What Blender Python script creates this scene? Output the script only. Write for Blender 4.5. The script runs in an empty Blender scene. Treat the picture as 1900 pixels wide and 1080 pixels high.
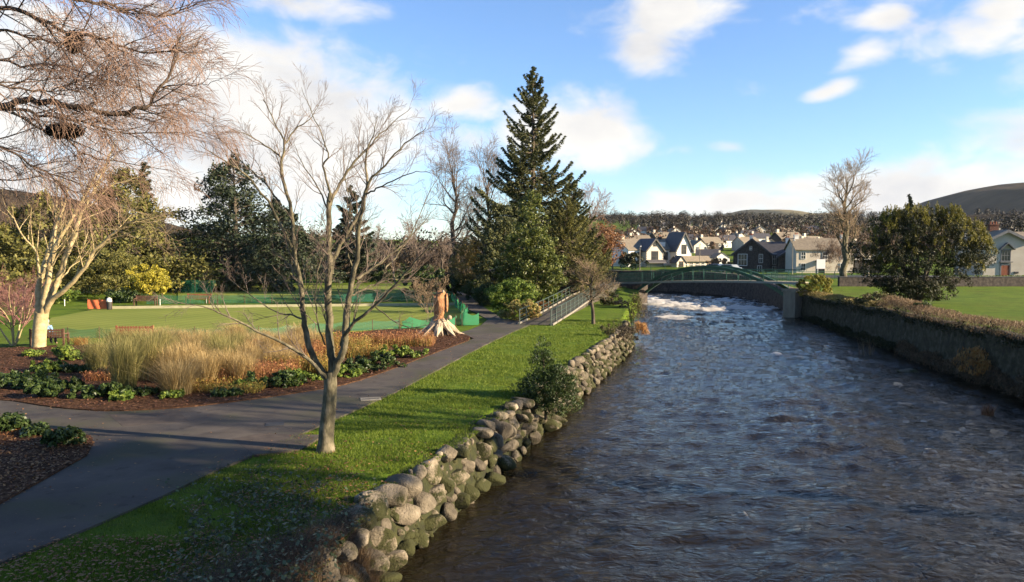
import bpy, bmesh, math, random
import numpy as np
from mathutils import Vector, Matrix

# ---------------------------------------------------------------- camera, sky, sun, exposure
SC = bpy.context.scene
COL = SC.collection
PITCH = math.radians(3.07)
FPX = 1400.0
EYE = np.array([0.0, 0.0, 5.0])
cam_d = bpy.data.cameras.new('camera')
cam_d.sensor_width = 36.0
cam_d.lens = FPX / 1900 * 36.0
cam_d.clip_start = 0.1
cam_d.clip_end = 9000
cam = bpy.data.objects.new('camera', cam_d)
cam.location = EYE
cam.rotation_euler = (math.radians(90) - PITCH, 0, 0)
COL.objects.link(cam)
SC.camera = cam
SUN_AZ = math.radians(106)      # clockwise from the view direction (+Y)
SUN_EL = math.radians(19)
SC.view_settings.view_transform = 'Standard'
SC.view_settings.look = 'None'
SC.view_settings.exposure = 1.9
SC.view_settings.gamma = 1
sun_d = bpy.data.lights.new('sun', 'SUN')
sun_d.energy = 5.0
sun_d.angle = math.radians(0.5)
sun_d.color = (1.0, 0.82, 0.58)
sun = bpy.data.objects.new('sun', sun_d)
sdir = Vector((math.sin(SUN_AZ) * math.cos(SUN_EL), math.cos(SUN_AZ) * math.cos(SUN_EL), math.sin(SUN_EL)))
sun.rotation_euler = sdir.to_track_quat('Z', 'Y').to_euler()
sun.location = (60, -10, 40)
COL.objects.link(sun)

def new_world():
    w = bpy.data.worlds.new('World'); SC.world = w
    w.use_nodes = True
    nt = w.node_tree; N = nt.nodes; L = nt.links
    N.clear()
    out = N.new('ShaderNodeOutputWorld')
    sky = N.new('ShaderNodeTexSky'); sky.sky_type = 'NISHITA'
    sky.sun_disc = False
    sky.sun_elevation = SUN_EL; sky.sun_rotation = SUN_AZ
    sky.altitude = 100; sky.air_density = 1.0; sky.dust_density = 0.3; sky.ozone_density = 1.6
    def m(op, a, b=None, c=None):
        n = N.new('ShaderNodeMath'); n.operation = op
        for i, v in enumerate((a, b, c)):
            if v is None: continue
            if isinstance(v, (int, float)): n.inputs[i].default_value = v
            else: L.new(v, n.inputs[i])
        return n.outputs[0]
    bg = N.new('ShaderNodeBackground'); bg.inputs['Strength'].default_value = 0.057
    tint = N.new('ShaderNodeMix'); tint.data_type = 'RGBA'; tint.blend_type = 'MULTIPLY'; tint.inputs[0].default_value = 1; tint.inputs[7].default_value = (.80, .97, 1.24, 1)
    L.new(sky.outputs[0], tint.inputs[6]); L.new(tint.outputs[2], bg.inputs['Color'])
    tc = N.new('ShaderNodeTexCoord')
    sep = N.new('ShaderNodeSeparateXYZ'); L.new(tc.outputs['Generated'], sep.inputs[0])
    az = m('ARCTAN2', sep.outputs[0], sep.outputs[1])
    el = m('ARCSINE', sep.outputs[2])
    # clouds: (azimuth px, elevation px, half width px, half height px, density)
    blobs = [(450,225,300,165,1.1),(600,270,190,120,1.05),(150,170,420,200,.95),(330,370,230,60,.9),
             (1050,245,150,75,.95),(1120,285,100,45,.8),(850,192,110,36,.8),(900,260,160,50,.6),
             (1235,15,125,60,.95),(1195,85,80,48,.85),(1630,40,70,24,.75),(1598,105,52,30,.8),(1555,165,62,22,.75),
             (1835,75,140,40,.75),(1880,20,90,44,.85),(1740,140,70,26,.4),(560,10,170,32,.7),(1340,275,60,14,.55),
             (1220,292,50,18,.55),(1400,378,260,30,.9),(1700,350,330,42,1.0),(1240,398,160,20,.8),(1100,400,120,14,.5),
             (1420,155,80,24,.3),(1480,20,60,20,.35),(2300,200,300,160,.9),(-300,100,400,260,.9),(2100,-250,420,220,.8),(180,330,330,60,1.0)]
    def pa(x, y):
        u = (x - 950) / FPX; v = (540 - y) / FPX
        d = np.array([u, math.cos(PITCH) + v * math.sin(PITCH), -math.sin(PITCH) + v * math.cos(PITCH)])
        return math.atan2(d[0], d[1]), math.asin(d[2] / np.linalg.norm(d))
    acc = None
    # warp the lookup a little so the blobs do not read as ellipses
    comb = N.new('ShaderNodeCombineXYZ'); L.new(az, comb.inputs[0]); L.new(m('MULTIPLY', el, 1.7), comb.inputs[1])
    wn = N.new('ShaderNodeTexNoise'); wn.inputs['Scale'].default_value = 5.5; wn.inputs['Detail'].default_value = 3
    L.new(comb.outputs[0], wn.inputs['Vector'])
    ws = N.new('ShaderNodeSeparateColor'); L.new(wn.outputs['Color'], ws.inputs[0])
    azw = m('ADD', az, m('MULTIPLY', m('SUBTRACT', ws.outputs[0], .5), .10))
    elw = m('ADD', el, m('MULTIPLY', m('SUBTRACT', ws.outputs[1], .5), .06))
    for (x, y, hw, hh, dn) in blobs:
        a0, e0 = pa(x, y); wa = hw / FPX; we = hh / FPX
        da = m('MULTIPLY', m('SUBTRACT', azw, a0), 1 / wa)
        de = m('MULTIPLY', m('SUBTRACT', elw, e0), 1 / we)
        r2 = m('ADD', m('MULTIPLY', da, da), m('MULTIPLY', de, de))
        g = m('MULTIPLY', m('EXPONENT', m('MULTIPLY', r2, -0.75)), dn)
        acc = g if acc is None else m('MAXIMUM', acc, g)
    n1 = N.new('ShaderNodeTexNoise'); n1.inputs['Scale'].default_value = 12; n1.inputs['Detail'].default_value = 9
    n1.inputs['Roughness'].default_value = .56; n1.inputs['Distortion'].default_value = .3
    L.new(comb.outputs[0], n1.inputs['Vector'])
    dens = m('ADD', acc, m('MULTIPLY', m('SUBTRACT', n1.outputs[0], .5), 1.15))
    mr = N.new('ShaderNodeMapRange'); mr.interpolation_type = 'SMOOTHSTEP'
    mr.inputs['From Min'].default_value = .31; mr.inputs['From Max'].default_value = .86
    L.new(dens, mr.inputs['Value'])
    # cloud body: sunlit white on the sun side, blue grey in the thick low parts
    n2 = N.new('ShaderNodeTexNoise'); n2.inputs['Scale'].default_value = 6.5; n2.inputs['Detail'].default_value = 6
    mp = N.new('ShaderNodeMapping'); mp.inputs['Location'].default_value = (.05, .045, 0); L.new(comb.outputs[0], mp.inputs[0]); L.new(mp.outputs[0], n2.inputs['Vector'])
    shade = m('ADD', m('MULTIPLY', m('SUBTRACT', dens, .6), .45), m('MULTIPLY', m('SUBTRACT', n2.outputs[0], .47), 2.1))
    shade = m('ADD', shade, m('MULTIPLY', m('SUBTRACT', .24, el), .35))
    ramp = N.new('ShaderNodeValToRGB')
    e = ramp.color_ramp.elements
    e[0].position = .0; e[0].color = (.86, .84, .80, 1)
    e[1].position = .85; e[1].color = (.50, .52, .58, 1)
    x = ramp.color_ramp.elements.new(.35); x.color = (.74, .73, .72, 1)
    L.new(shade, ramp.inputs[0])
    cb = N.new('ShaderNodeBackground'); cb.inputs['Strength'].default_value = .33
    L.new(ramp.outputs[0], cb.inputs['Color'])
    mix = N.new('ShaderNodeMixShader')
    L.new(mr.outputs[0], mix.inputs[0]); L.new(bg.outputs[0], mix.inputs[1]); L.new(cb.outputs[0], mix.inputs[2])
    L.new(mix.outputs[0], out.inputs['Surface'])
new_world()

# ---------------------------------------------------------------- helpers
FW = np.array([0, math.cos(PITCH), -math.sin(PITCH)]); UP = np.array([0, math.sin(PITCH), math.cos(PITCH)])
def ray(x, y):
    return FW + (x - 950) / FPX * np.array([1., 0, 0]) + (540 - y) / FPX * UP
def G(x, y, z=0.0):
    d = ray(x, y); t = (z - EYE[2]) / d[2]; return EYE + d * t
def A(x, y, D):
    d = ray(x, y); return EYE + d * (D / d[1])
def vnoise(x, y, seed=0):
    xi = np.floor(x); yi = np.floor(y); xf = x - xi; yf = y - yi
    def h(a, b):
        v = np.sin(a * 127.1 + b * 311.7 + seed * 74.7) * 43758.5453
        return v - np.floor(v)
    u = xf * xf * (3 - 2 * xf); v = yf * yf * (3 - 2 * yf)
    return (h(xi, yi) * (1 - u) + h(xi + 1, yi) * u) * (1 - v) + (h(xi, yi + 1) * (1 - u) + h(xi + 1, yi + 1) * u) * v
def fbm(x, y, seed=0, o=4):
    s = 0; a = .5
    for i in range(o):
        s = s + a * vnoise(x, y, seed + i * 13); x = x * 2.03 + 5.1; y = y * 2.03 - 3.7; a *= .5
    return s / (1 - .5 ** o)

def tag(o, label=None, cat=None, group=None, kind=None):
    if label: o['label'] = label
    if cat: o['category'] = cat
    if group: o['group'] = group
    if kind: o['kind'] = kind
    return o
def thing(name, label, cat, loc=(0, 0, 0), rz=0, group=None):
    o = bpy.data.objects.new(name, None); COL.objects.link(o)
    o.empty_display_size = .2
    o.location = loc; o.rotation_euler = (0, 0, rz)
    return tag(o, label, cat, group)
def link_mesh(name, me, mat, parent=None, smooth=False):
    if mat is not None:
        for mm in (mat if isinstance(mat, (list, tuple)) else [mat]): me.materials.append(mm)
    if smooth: me.polygons.foreach_set('use_smooth', np.ones(len(me.polygons), dtype=bool))
    o = bpy.data.objects.new(name, me); COL.objects.link(o)
    if parent is not None: o.parent = parent
    return o
def np_mesh(name, V, F, mat, parent=None, world=True, smooth=False, mi=None):
    """V (n,3); F (m,k) constant k or list"""
    V = np.asarray(V, dtype=np.float32).copy()
    if world and parent is not None:
        r = parent
        off = Vector((0, 0, 0))
        while r is not None: off += Vector(r.location); r = r.parent
        V -= np.array(off, dtype=np.float32)
    me = bpy.data.meshes.new(name)
    if isinstance(F, np.ndarray):
        m, k = F.shape
        me.vertices.add(len(V)); me.vertices.foreach_set('co', V.ravel())
        me.loops.add(m * k); me.loops.foreach_set('vertex_index', F.astype(np.int32).ravel())
        me.polygons.add(m); me.polygons.foreach_set('loop_start', np.arange(0, m * k, k, dtype=np.int32))
        try: me.polygons.foreach_set('loop_total', np.full(m, k, dtype=np.int32))
        except Exception: pass
        me.update(calc_edges=True)
    else:
        me.from_pydata(V.tolist(), [], F); me.update()
    if mi is not None: me.polygons.foreach_set('material_index', np.asarray(mi, dtype=np.int32))
    return link_mesh(name, me, mat, parent, smooth)
class MB:
    def __init__(s): s.v = []; s.f = []
    def add(s, V, F):
        n = len(s.v); s.v.extend([tuple(map(float, q)) for q in V]); s.f.extend([tuple(n + i for i in f) for f in F])
    def box(s, x0, x1, y0, y1, z0, z1, M=None):
        V = [(x0,y0,z0),(x1,y0,z0),(x1,y1,z0),(x0,y1,z0),(x0,y0,z1),(x1,y0,z1),(x1,y1,z1),(x0,y1,z1)]
        if M is not None: V = [tuple(M @ Vector(q)) for q in V]
        s.add(V, [(0,3,2,1),(4,5,6,7),(0,1,5,4),(1,2,6,5),(2,3,7,6),(3,0,4,7)]); return s
    def beam(s, a, b, w, h, up=(0, 0, 1)):
        a = Vector(a); b = Vector(b); d = (b - a); L = d.length
        if L < 1e-6: return s
        d.normalize(); u = Vector(up)
        sd = d.cross(u)
        if sd.length < 1e-4: u = Vector((0, 1, 0)); sd = d.cross(u)
        sd.normalize(); u = sd.cross(d)
        V = []
        for p in (a, b):
            for (i, j) in ((-1,-1),(1,-1),(1,1),(-1,1)): V.append(p + sd * (w/2*i) + u * (h/2*j))
        s.add(V, [(0,3,2,1),(4,5,6,7),(0,1,5,4),(1,2,6,5),(2,3,7,6),(3,0,4,7)]); return s
    def tube(s, pts, rad, n=6, cap=True):
        pts = [Vector(p) for p in pts]; k = len(pts)
        if isinstance(rad, (int, float)): rad = [rad] * k
        base = len(s.v); prev = None
        for i in range(k):
            d = (pts[min(i+1, k-1)] - pts[max(i-1, 0)])
            if d.length < 1e-9: d = Vector((0, 0, 1))
            d.normalize()
            if prev is None:
                a = Vector((1, 0, 0)) if abs(d.x) < .8 else Vector((0, 1, 0))
                x = d.cross(a).normalized()
            else:
                x = prev - d * prev.dot(d)
                x = x.normalized() if x.length > 1e-5 else d.orthogonal().normalized()
            y = d.cross(x); prev = x
            for j in range(n):
                t = 2 * math.pi * j / n
                q = pts[i] + (x * math.cos(t) + y * math.sin(t)) * rad[i]
                s.v.append((q.x, q.y, q.z))
        for i in range(k-1):
            for j in range(n):
                j2 = (j+1) % n
                s.f.append((base+i*n+j, base+i*n+j2, base+(i+1)*n+j2, base+(i+1)*n+j))
        if cap:
            s.f.append(tuple(base+j for j in range(n))[::-1]); s.f.append(tuple(base+(k-1)*n+j for j in range(n)))
        return s
    def lathe(s, prof, n=12, c=(0, 0, 0), sx=1, sy=1):
        base = len(s.v)
        for (r, z) in prof:
            for j in range(n):
                t = 2*math.pi*j/n; s.v.append((c[0]+r*math.cos(t)*sx, c[1]+r*math.sin(t)*sy, c[2]+z))
        for i in range(len(prof)-1):
            for j in range(n):
                j2 = (j+1) % n; s.f.append((base+i*n+j, base+i*n+j2, base+(i+1)*n+j2, base+(i+1)*n+j))
        s.f.append(tuple(base+j for j in range(n))[::-1]); s.f.append(tuple(base+(len(prof)-1)*n+j for j in range(n)))
        return s
    def build(s, name, mat, parent=None, world=False, smooth=False):
        V = np.array(s.v, dtype=np.float32)
        if world and parent is not None:
            r = parent; off = Vector((0, 0, 0))
            while r is not None: off += Vector(r.location); r = r.parent
            V = V - np.array(off, dtype=np.float32)
        me = bpy.data.meshes.new(name); me.from_pydata(V.tolist(), [], s.f); me.update()
        return link_mesh(name, me, mat, parent, smooth)
def copy_tree(o, parent=None):
    c = o.copy(); COL.objects.link(c); c.parent = parent
    for ch in [x for x in CH.get(o, ())]: copy_tree(ch, c)
    return c
CH = {}
def index_children(o):
    CH[o] = list(o.children)
    for c in CH[o]: index_children(c)

# ---------------------------------------------------------------- materials
KD = .68
def mat(name, c1, c2=None, scale=3.0, rough=.85, bump=0.0, bscale=None, detail=5, spec=.3, c3=None, ramp=(.35, .65), coords='Object', stretch=None, metal=0, bdist=.05, distort=0):
    m = bpy.data.materials.new(name); m.use_nodes = True
    nt = m.node_tree; N = nt.nodes; L = nt.links
    b = N['Principled BSDF']; b.inputs['Roughness'].default_value = rough
    b.inputs['Specular IOR Level'].default_value = spec; b.inputs['Metallic'].default_value = metal
    if c2 is None: c2 = tuple(x * .8 for x in c1)
    kk = KD if c1[0] < .42 else .8
    c1 = tuple(x * kk for x in c1); c2 = tuple(x * kk for x in c2); c3 = None if c3 is None else tuple(x * kk for x in c3)
    tc = N.new('ShaderNodeTexCoord'); src = tc.outputs[coords]
    if stretch:
        mp = N.new('ShaderNodeMapping'); mp.inputs['Scale'].default_value = stretch; L.new(src, mp.inputs[0]); src = mp.outputs[0]
    n = N.new('ShaderNodeTexNoise'); n.inputs['Scale'].default_value = scale; n.inputs['Detail'].default_value = detail
    n.inputs['Roughness'].default_value = .62; n.inputs['Distortion'].default_value = distort
    L.new(src, n.inputs['Vector'])
    r = N.new('ShaderNodeValToRGB'); L.new(n.outputs[0], r.inputs[0])
    e = r.color_ramp.elements
    e[0].position = ramp[0]; e[0].color = (*c1, 1); e[1].position = ramp[1]; e[1].color = (*c2, 1)
    if c3 is not None:
        q = e.new((ramp[0] + ramp[1]) / 2); q.color = (*c3, 1)
    L.new(r.outputs[0], b.inputs['Base Color'])
    if bump:
        n2 = N.new('ShaderNodeTexNoise'); n2.inputs['Scale'].default_value = bscale or scale * 4; n2.inputs['Detail'].default_value = 6
        L.new(src, n2.inputs['Vector'])
        bp = N.new('ShaderNodeBump'); bp.inputs['Strength'].default_value = bump; bp.inputs['Distance'].default_value = bdist
        L.new(n2.outputs[0], bp.inputs['Height']); L.new(bp.outputs[0], b.inputs['Normal'])
    return m
def leafmat(name, cs, trans=.25, rough=.6, patch=0.0, pscale=.6):
    """colour varies leaf by leaf (random per island) through the list cs"""
    cs = [tuple(x * .74 for x in c) for c in cs]
    m = bpy.data.materials.new(name); m.use_nodes = True
    nt = m.node_tree; N = nt.nodes; L = nt.links
    b = N['Principled BSDF']; b.inputs['Roughness'].default_value = rough; b.inputs['Specular IOR Level'].default_value = .25
    g = N.new('ShaderNodeNewGeometry'); r = N.new('ShaderNodeValToRGB')
    fac = g.outputs['Random Per Island']
    if patch:
        tc = N.new('ShaderNodeTexCoord'); n = N.new('ShaderNodeTexNoise'); n.inputs['Scale'].default_value = pscale; n.inputs['Detail'].default_value = 2
        L.new(tc.outputs['Object'], n.inputs['Vector'])
        ma = N.new('ShaderNodeMath'); ma.operation = 'MULTIPLY_ADD'; ma.inputs[1].default_value = patch * 3; ma.inputs[2].default_value = -patch * 1.5
        L.new(n.outputs[0], ma.inputs[0])
        ad = N.new('ShaderNodeMath'); ad.operation = 'ADD'; L.new(fac, ad.inputs[0]); L.new(ma.outputs[0], ad.inputs[1]); fac = ad.outputs[0]
    L.new(fac, r.inputs[0])
    e = r.color_ramp.elements
    e[0].color = (*cs[0], 1); e[1].color = (*cs[-1], 1)
    for i, c in enumerate(cs[1:-1]):
        q = e.new((i + 1) / (len(cs) - 1)); q.color = (*c, 1)
    L.new(r.outputs[0], b.inputs['Base Color'])
    if trans > 0:
        t = N.new('ShaderNodeBsdfTranslucent'); L.new(r.outputs[0], t.inputs['Color'])
        mx = N.new('ShaderNodeMixShader'); mx.inputs[0].default_value = trans
        L.new(b.outputs[0], mx.inputs[1]); L.new(t.outputs[0], mx.inputs[2])
        L.new(mx.outputs[0], N['Material Output'].inputs['Surface'])
    return m
M = {}
M['lawn'] = mat('lawn', (.062,.115,.009), (.155,.225,.018), scale=.55, c3=(.105,.165,.012), bump=.7, bscale=22, detail=8, rough=.95, spec=.1, ramp=(.3,.7), bdist=.06)
M['green'] = mat('bowling_green', (.19,.235,.04), (.27,.30,.06), scale=.12, bump=.2, bscale=30, rough=.95, spec=.1)
M['tarmac'] = mat('tarmac', (.060,.050,.042), (.125,.104,.085), scale=.9, c3=(.088,.074,.062), bump=.35, bscale=60, detail=9, rough=.85, spec=.25, bdist=.01)
M['mulch'] = mat('mulch', (.040,.020,.012), (.16,.085,.048), scale=6, c3=(.085,.045,.026), bump=1, bscale=18, detail=8, rough=1, spec=.05)
M['soil'] = mat('soil', (.018,.013,.008), (.045,.032,.02), scale=5, bump=1, bscale=12, rough=1, spec=.05)
M['bark'] = mat('bark', (.060,.050,.034), (.24,.20,.135), scale=7, c3=(.12,.105,.06), bump=.6, bscale=22, stretch=(1,1,.45), rough=.9, bdist=.02)
M['bark_dark'] = mat('bark_dark', (.055,.042,.03), (.14,.11,.08), scale=4, bump=.6, bscale=14, stretch=(1,1,.4), rough=.95)
M['bark_pale'] = mat('bark_pale', (.36,.27,.13), (.58,.46,.26), scale=3, c3=(.47,.37,.19), bump=.4, bscale=10, stretch=(1,1,1.6), rough=.85)
M['twig_dark'] = mat('twig_dark', (.075,.052,.038), (.13,.095,.07), scale=3, rough=.9)
M['twig_pink'] = mat('twig_pink', (.22,.13,.095), (.38,.25,.18), scale=1.4, rough=.9)
M['twig_tan'] = mat('twig_tan', (.22,.15,.09), (.34,.25,.16), scale=2, rough=.9)
M['twig_grey'] = mat('twig_grey', (.16,.115,.09), (.27,.21,.17), scale=1, rough=.9)
M['green_paint'] = mat('green_paint', (.022,.095,.065), (.035,.13,.09), scale=2, rough=.45, spec=.5)
M['rail_paint'] = mat('rail_paint', (.028,.050,.040), (.055,.085,.070), scale=6, rough=.5, spec=.4)
M['conc'] = mat('concrete', (.24,.21,.16), (.36,.32,.25), scale=2.2, bump=.3, bscale=20, rough=.95, stretch=(1,1,.3))
M['white'] = mat('white_render', (.72,.69,.62), (.82,.79,.72), scale=.6, rough=.9, spec=.2)
M['cream'] = mat('cream_render', (.55,.48,.38), (.64,.57,.46), scale=.6, rough=.9, spec=.2)
M['grey_or_shade_render'] = mat('grey_or_shade_render', (.50,.44,.36), (.58,.52,.43), scale=.8, rough=.9, spec=.2)  # plain grey render; on the inn wing and cottage, shade put into white walls
M['slate'] = mat('slate_roof', (.17,.14,.10), (.30,.245,.17), scale=2.5, bump=.3, bscale=9, rough=.7, spec=.4, stretch=(1,1,3))
M['slate_dark'] = mat('slate_dark', (.055,.052,.055), (.10,.095,.10), scale=2.5, bump=.3, bscale=9, rough=.6, spec=.4, stretch=(1,1,3))
M['dark_stone'] = mat('dark_stone', (.045,.036,.03), (.13,.105,.085), scale=3.5, bump=.6, bscale=7, rough=.95, c3=(.08,.065,.055))
M['trim_white'] = mat('trim_white', (.75,.74,.70), (.8,.79,.75), scale=2, rough=.6)
M['trim_dark'] = mat('trim_dark', (.03,.03,.03), (.06,.055,.05), scale=2, rough=.6)
M['glass'] = mat('glass', (.03,.035,.04), (.05,.055,.06), scale=1, rough=.08, spec=.8)
M['wood_red'] = mat('wood_red', (.22,.06,.03), (.36,.12,.06), scale=4, rough=.8, stretch=(1,1,.2))
M['wood_dark'] = mat('wood_dark', (.09,.045,.028), (.17,.09,.055), scale=4, rough=.8)
M['road'] = mat('road', (.05,.05,.05), (.08,.078,.075), scale=2, rough=.9)

def lawn_wear(m):
    nt = m.node_tree; N = nt.nodes; L = nt.links; b = N['Principled BSDF']; src = b.inputs['Base Color'].links[0].from_socket
    tc = N.new('ShaderNodeTexCoord')
    for sc, c, lo, hi, k in ((.9, (.045,.030,.013,1), .60, .70, .85), (.22, (.085,.085,.012,1), .50, .68, .6), (3.5, (.028,.050,.008,1), .52, .66, .5)):
        n = N.new('ShaderNodeTexNoise'); n.inputs['Scale'].default_value = sc; n.inputs['Detail'].default_value = 8; n.inputs['Roughness'].default_value = .65; L.new(tc.outputs['Object'], n.inputs['Vector'])
        r = N.new('ShaderNodeMapRange'); r.inputs['From Min'].default_value = lo; r.inputs['From Max'].default_value = hi; r.inputs['To Max'].default_value = k; L.new(n.outputs[0], r.inputs['Value'])
        mx = N.new('ShaderNodeMix'); mx.data_type = 'RGBA'; mx.inputs[7].default_value = c; L.new(src, mx.inputs[6]); L.new(r.outputs[0], mx.inputs[0]); src = mx.outputs[2]
    L.new(src, b.inputs['Base Color'])
lawn_wear(M['lawn'])
def path_wear(m):
    nt = m.node_tree; N = nt.nodes; L = nt.links; b = N['Principled BSDF']; src = b.inputs['Base Color'].links[0].from_socket
    tc = N.new('ShaderNodeTexCoord')
    for typ, sc, c, lo, hi, k in (('n', .45, (.034,.036,.014,1), .48, .62, .75), ('n', 28, (.12,.095,.075,1), .62, .70, .6), ('n', 1.6, (.022,.017,.013,1), .60, .66, .6)):
        if typ == 'n':
            n = N.new('ShaderNodeTexNoise'); n.inputs['Detail'].default_value = 7; n.inputs['Roughness'].default_value = .6
        else:
            n = N.new('ShaderNodeTexVoronoi'); n.feature = 'DISTANCE_TO_EDGE'
        n.inputs['Scale'].default_value = sc; L.new(tc.outputs['Object'], n.inputs['Vector'])
        r = N.new('ShaderNodeMapRange'); r.inputs['From Min'].default_value = lo; r.inputs['From Max'].default_value = hi; r.inputs['To Max'].default_value = k; L.new(n.outputs[0], r.inputs['Value'])
        mx = N.new('ShaderNodeMix'); mx.data_type = 'RGBA'; mx.inputs[7].default_value = c; L.new(src, mx.inputs[6]); L.new(r.outputs[0], mx.inputs[0]); src = mx.outputs[2]
    L.new(src, b.inputs['Base Color'])
path_wear(M['tarmac'])
def stripes(m, w, ang, k):
    "mowing stripes in the turf colour"
    nt = m.node_tree; N = nt.nodes; L = nt.links; b = N['Principled BSDF']; src = b.inputs['Base Color'].links[0].from_socket
    tc = N.new('ShaderNodeTexCoord'); mp = N.new('ShaderNodeMapping'); mp.inputs['Rotation'].default_value = (0, 0, ang); L.new(tc.outputs['Object'], mp.inputs[0])
    wv = N.new('ShaderNodeTexWave'); wv.inputs['Scale'].default_value = w; wv.inputs['Distortion'].default_value = .6; wv.inputs['Detail Scale'].default_value = 3; L.new(mp.outputs[0], wv.inputs['Vector'])
    mx = N.new('ShaderNodeMix'); mx.data_type = 'RGBA'; mx.blend_type = 'MULTIPLY'; mx.inputs[7].default_value = (k, k * 1.02, k, 1); L.new(wv.outputs['Fac'], mx.inputs[0]); L.new(src, mx.inputs[6]); L.new(mx.outputs[2], b.inputs['Base Color'])
stripes(M['green'], .25, .3, .82)
# ---------------------------------------------------------------- terrain
LB = np.array([(-4.3,1),(-3.6,6),(-3.15,10),(-2.75,15),(-1.45,19),(.35,25),(3.0,34),(7.0,47.5),(8.4,54),(11,68),(15,87),(17,97),(12,112),(-12,122),(-40,126)])
RB = np.array([(20.5,1),(21.5,15),(22.6,30),(23.3,40),(25.4,52),(27.9,72),(30.2,88),(31.2,97),(28.5,114),(21,121.5),(8,128),(-12,134),(-40,138)])
def xl(y): return np.interp(y, LB[:12,1], LB[:12,0])
def xr(y): return np.interp(y, RB[:8,1], RB[:8,0])
RIV = np.vstack([LB, RB[::-1]])
def in_poly(P, X, Y):
    ins = np.zeros(X.shape, bool); n = len(P)
    for i in range(n):
        x0, y0 = P[i]; x1, y1 = P[(i+1) % n]
        c = ((y0 > Y) != (y1 > Y)) & (X < (x1 - x0) * (Y - y0) / (y1 - y0 + 1e-12) + x0)
        ins ^= c
    return ins
def dist_poly(P, X, Y, closed=True):
    d = np.full(X.shape, 1e9); n = len(P)
    for i in range(n if closed else n - 1):
        a = P[i]; b = P[(i+1) % n]; ab = b - a
        t = np.clip(((X - a[0]) * ab[0] + (Y - a[1]) * ab[1]) / (ab @ ab), 0, 1)
        d = np.minimum(d, np.hypot(X - a[0] - t * ab[0], Y - a[1] - t * ab[1]))
    return d
def sstep(a, b, x):
    t = np.clip((x - a) / (b - a), 0, 1); return t * t * (3 - 2 * t)
WATER = -1.5
def zright(Y): return np.interp(Y, [0, 34, 44, 64, 78, 90, 100, 140], [1.1, 1.1, 1.08, .72, .72, 1.0, 1.2, 1.2])
def ground_z(X, Y):
    X = np.asarray(X, float); Y = np.asarray(Y, float)
    mid = np.interp(Y, [0, 52, 72, 88, 100], [7, 17, 20, 23, 24])
    left = -.02 + .0 * X
    # gentle mound under the footbridge approach
    left = left + .75 * np.exp(-(((X - 11.5) / 5) ** 2 + ((Y - 92) / 7) ** 2))
    vill = 1.2 + .058 * np.maximum(0, Y - 150) + 3.0 * (fbm(X / 90, Y / 90, 5) - .5) * sstep(180, 320, Y)
    vill = np.minimum(vill, 33 + 4 * fbm(X / 120, Y / 120, 9))
    vmask = sstep(-20, 2, X) * sstep(116, 122, Y + .0 * X) + 0
    right = zright(Y)
    isr = sstep(-1, 1, (X - mid))
    z = left * (1 - isr) + right * isr
    z = np.where(Y > 118, left * (1 - vmask) + vill * vmask, z)
    z = np.where((Y > 122) & (X > 0), vill, z)
    z = np.where((Y > 118) & (X > 20), vill, z)
    far = sstep(160, 400, Y) * sstep(60, -60, X) * (6 + 10 * fbm(X / 120, Y / 120, 3))
    return z + far * (X < 30)
def build_ground():
    xs = np.concatenate([-np.geomspace(6000, 42, 26), np.arange(-40, -8, 1.0), np.arange(-8, 34, .2), np.arange(34, 60, 1.0), np.geomspace(62, 6000, 34)])
    ys = np.concatenate([-np.geomspace(6000, 14, 12), np.arange(-12, 4, 1.0), np.arange(4, 60, .3), np.arange(60, 135, .4), np.geomspace(136, 900, 60), np.geomspace(1000, 6500, 12)])
    X, Y = np.meshgrid(xs, ys)
    Z = ground_z(X, Y)
    rp = RIV.copy(); rp[0] = (-9, -40); rp[-1] = (19, -40)
    ins = in_poly(rp, X, Y); d = dist_poly(rp, X, Y)
    s = np.where(ins, d, -d)
    Z = Z + (-2.4 - Z) * sstep(-.42, -.02, s + np.where((Y > 80) & (X > 15), .75, 0))
    Z += np.where(s < -.6, (fbm(X * .5, Y * .5, 2) - .5) * .05 - .02, 0)
    n = len(xs); k = len(ys)
    idx = np.arange(n * k).reshape(k, n)
    F = np.stack([idx[:-1,:-1], idx[:-1,1:], idx[1:,1:], idx[1:,:-1]], -1).reshape(-1, 4)
    V = np.stack([X, Y, Z], -1).reshape(-1, 3)
    tag(np_mesh('ground', V, F, M['lawn'], smooth=True), kind='structure')
build_ground()

def flat_poly(name, pts, z, material, kind='structure', sub=None):
    """pts: list of (X,Y). A thin sheet with folded-down rim."""
    bm = bmesh.new()
    vs = [bm.verts.new((p[0], p[1], z if len(p) < 3 else p[2])) for p in pts]
    f = bm.faces.new(vs)
    if f.normal.z < 0: f.normal_flip()
    r = bmesh.ops.extrude_edge_only(bm, edges=bm.edges[:])
    for v in [g for g in r['geom'] if isinstance(g, bmesh.types.BMVert)]: v.co.z -= .08
    bmesh.ops.triangulate(bm, faces=[f])
    me = bpy.data.meshes.new(name); bm.to_mesh(me); bm.free()
    return tag(link_mesh(name, me, material), kind=kind)
def gpts(L, z=0.0): return [tuple(G(x, y, z)[:2]) for x, y in L]
def smooth_loop(P, it=2):
    P = [tuple(p) for p in P]
    for _ in range(it):
        Q = []
        for i in range(len(P)):
            a = P[i]; b = P[(i+1) % len(P)]
            Q += [(a[0]*.75+b[0]*.25, a[1]*.75+b[1]*.25), (a[0]*.25+b[0]*.75, a[1]*.25+b[1]*.75)]
        P = Q
    return P
def wobble(P, amp, seed):
    r = random.Random(seed)
    return [(x + r.uniform(-amp, amp), y + r.uniform(-amp, amp)) for x, y in P]
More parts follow.
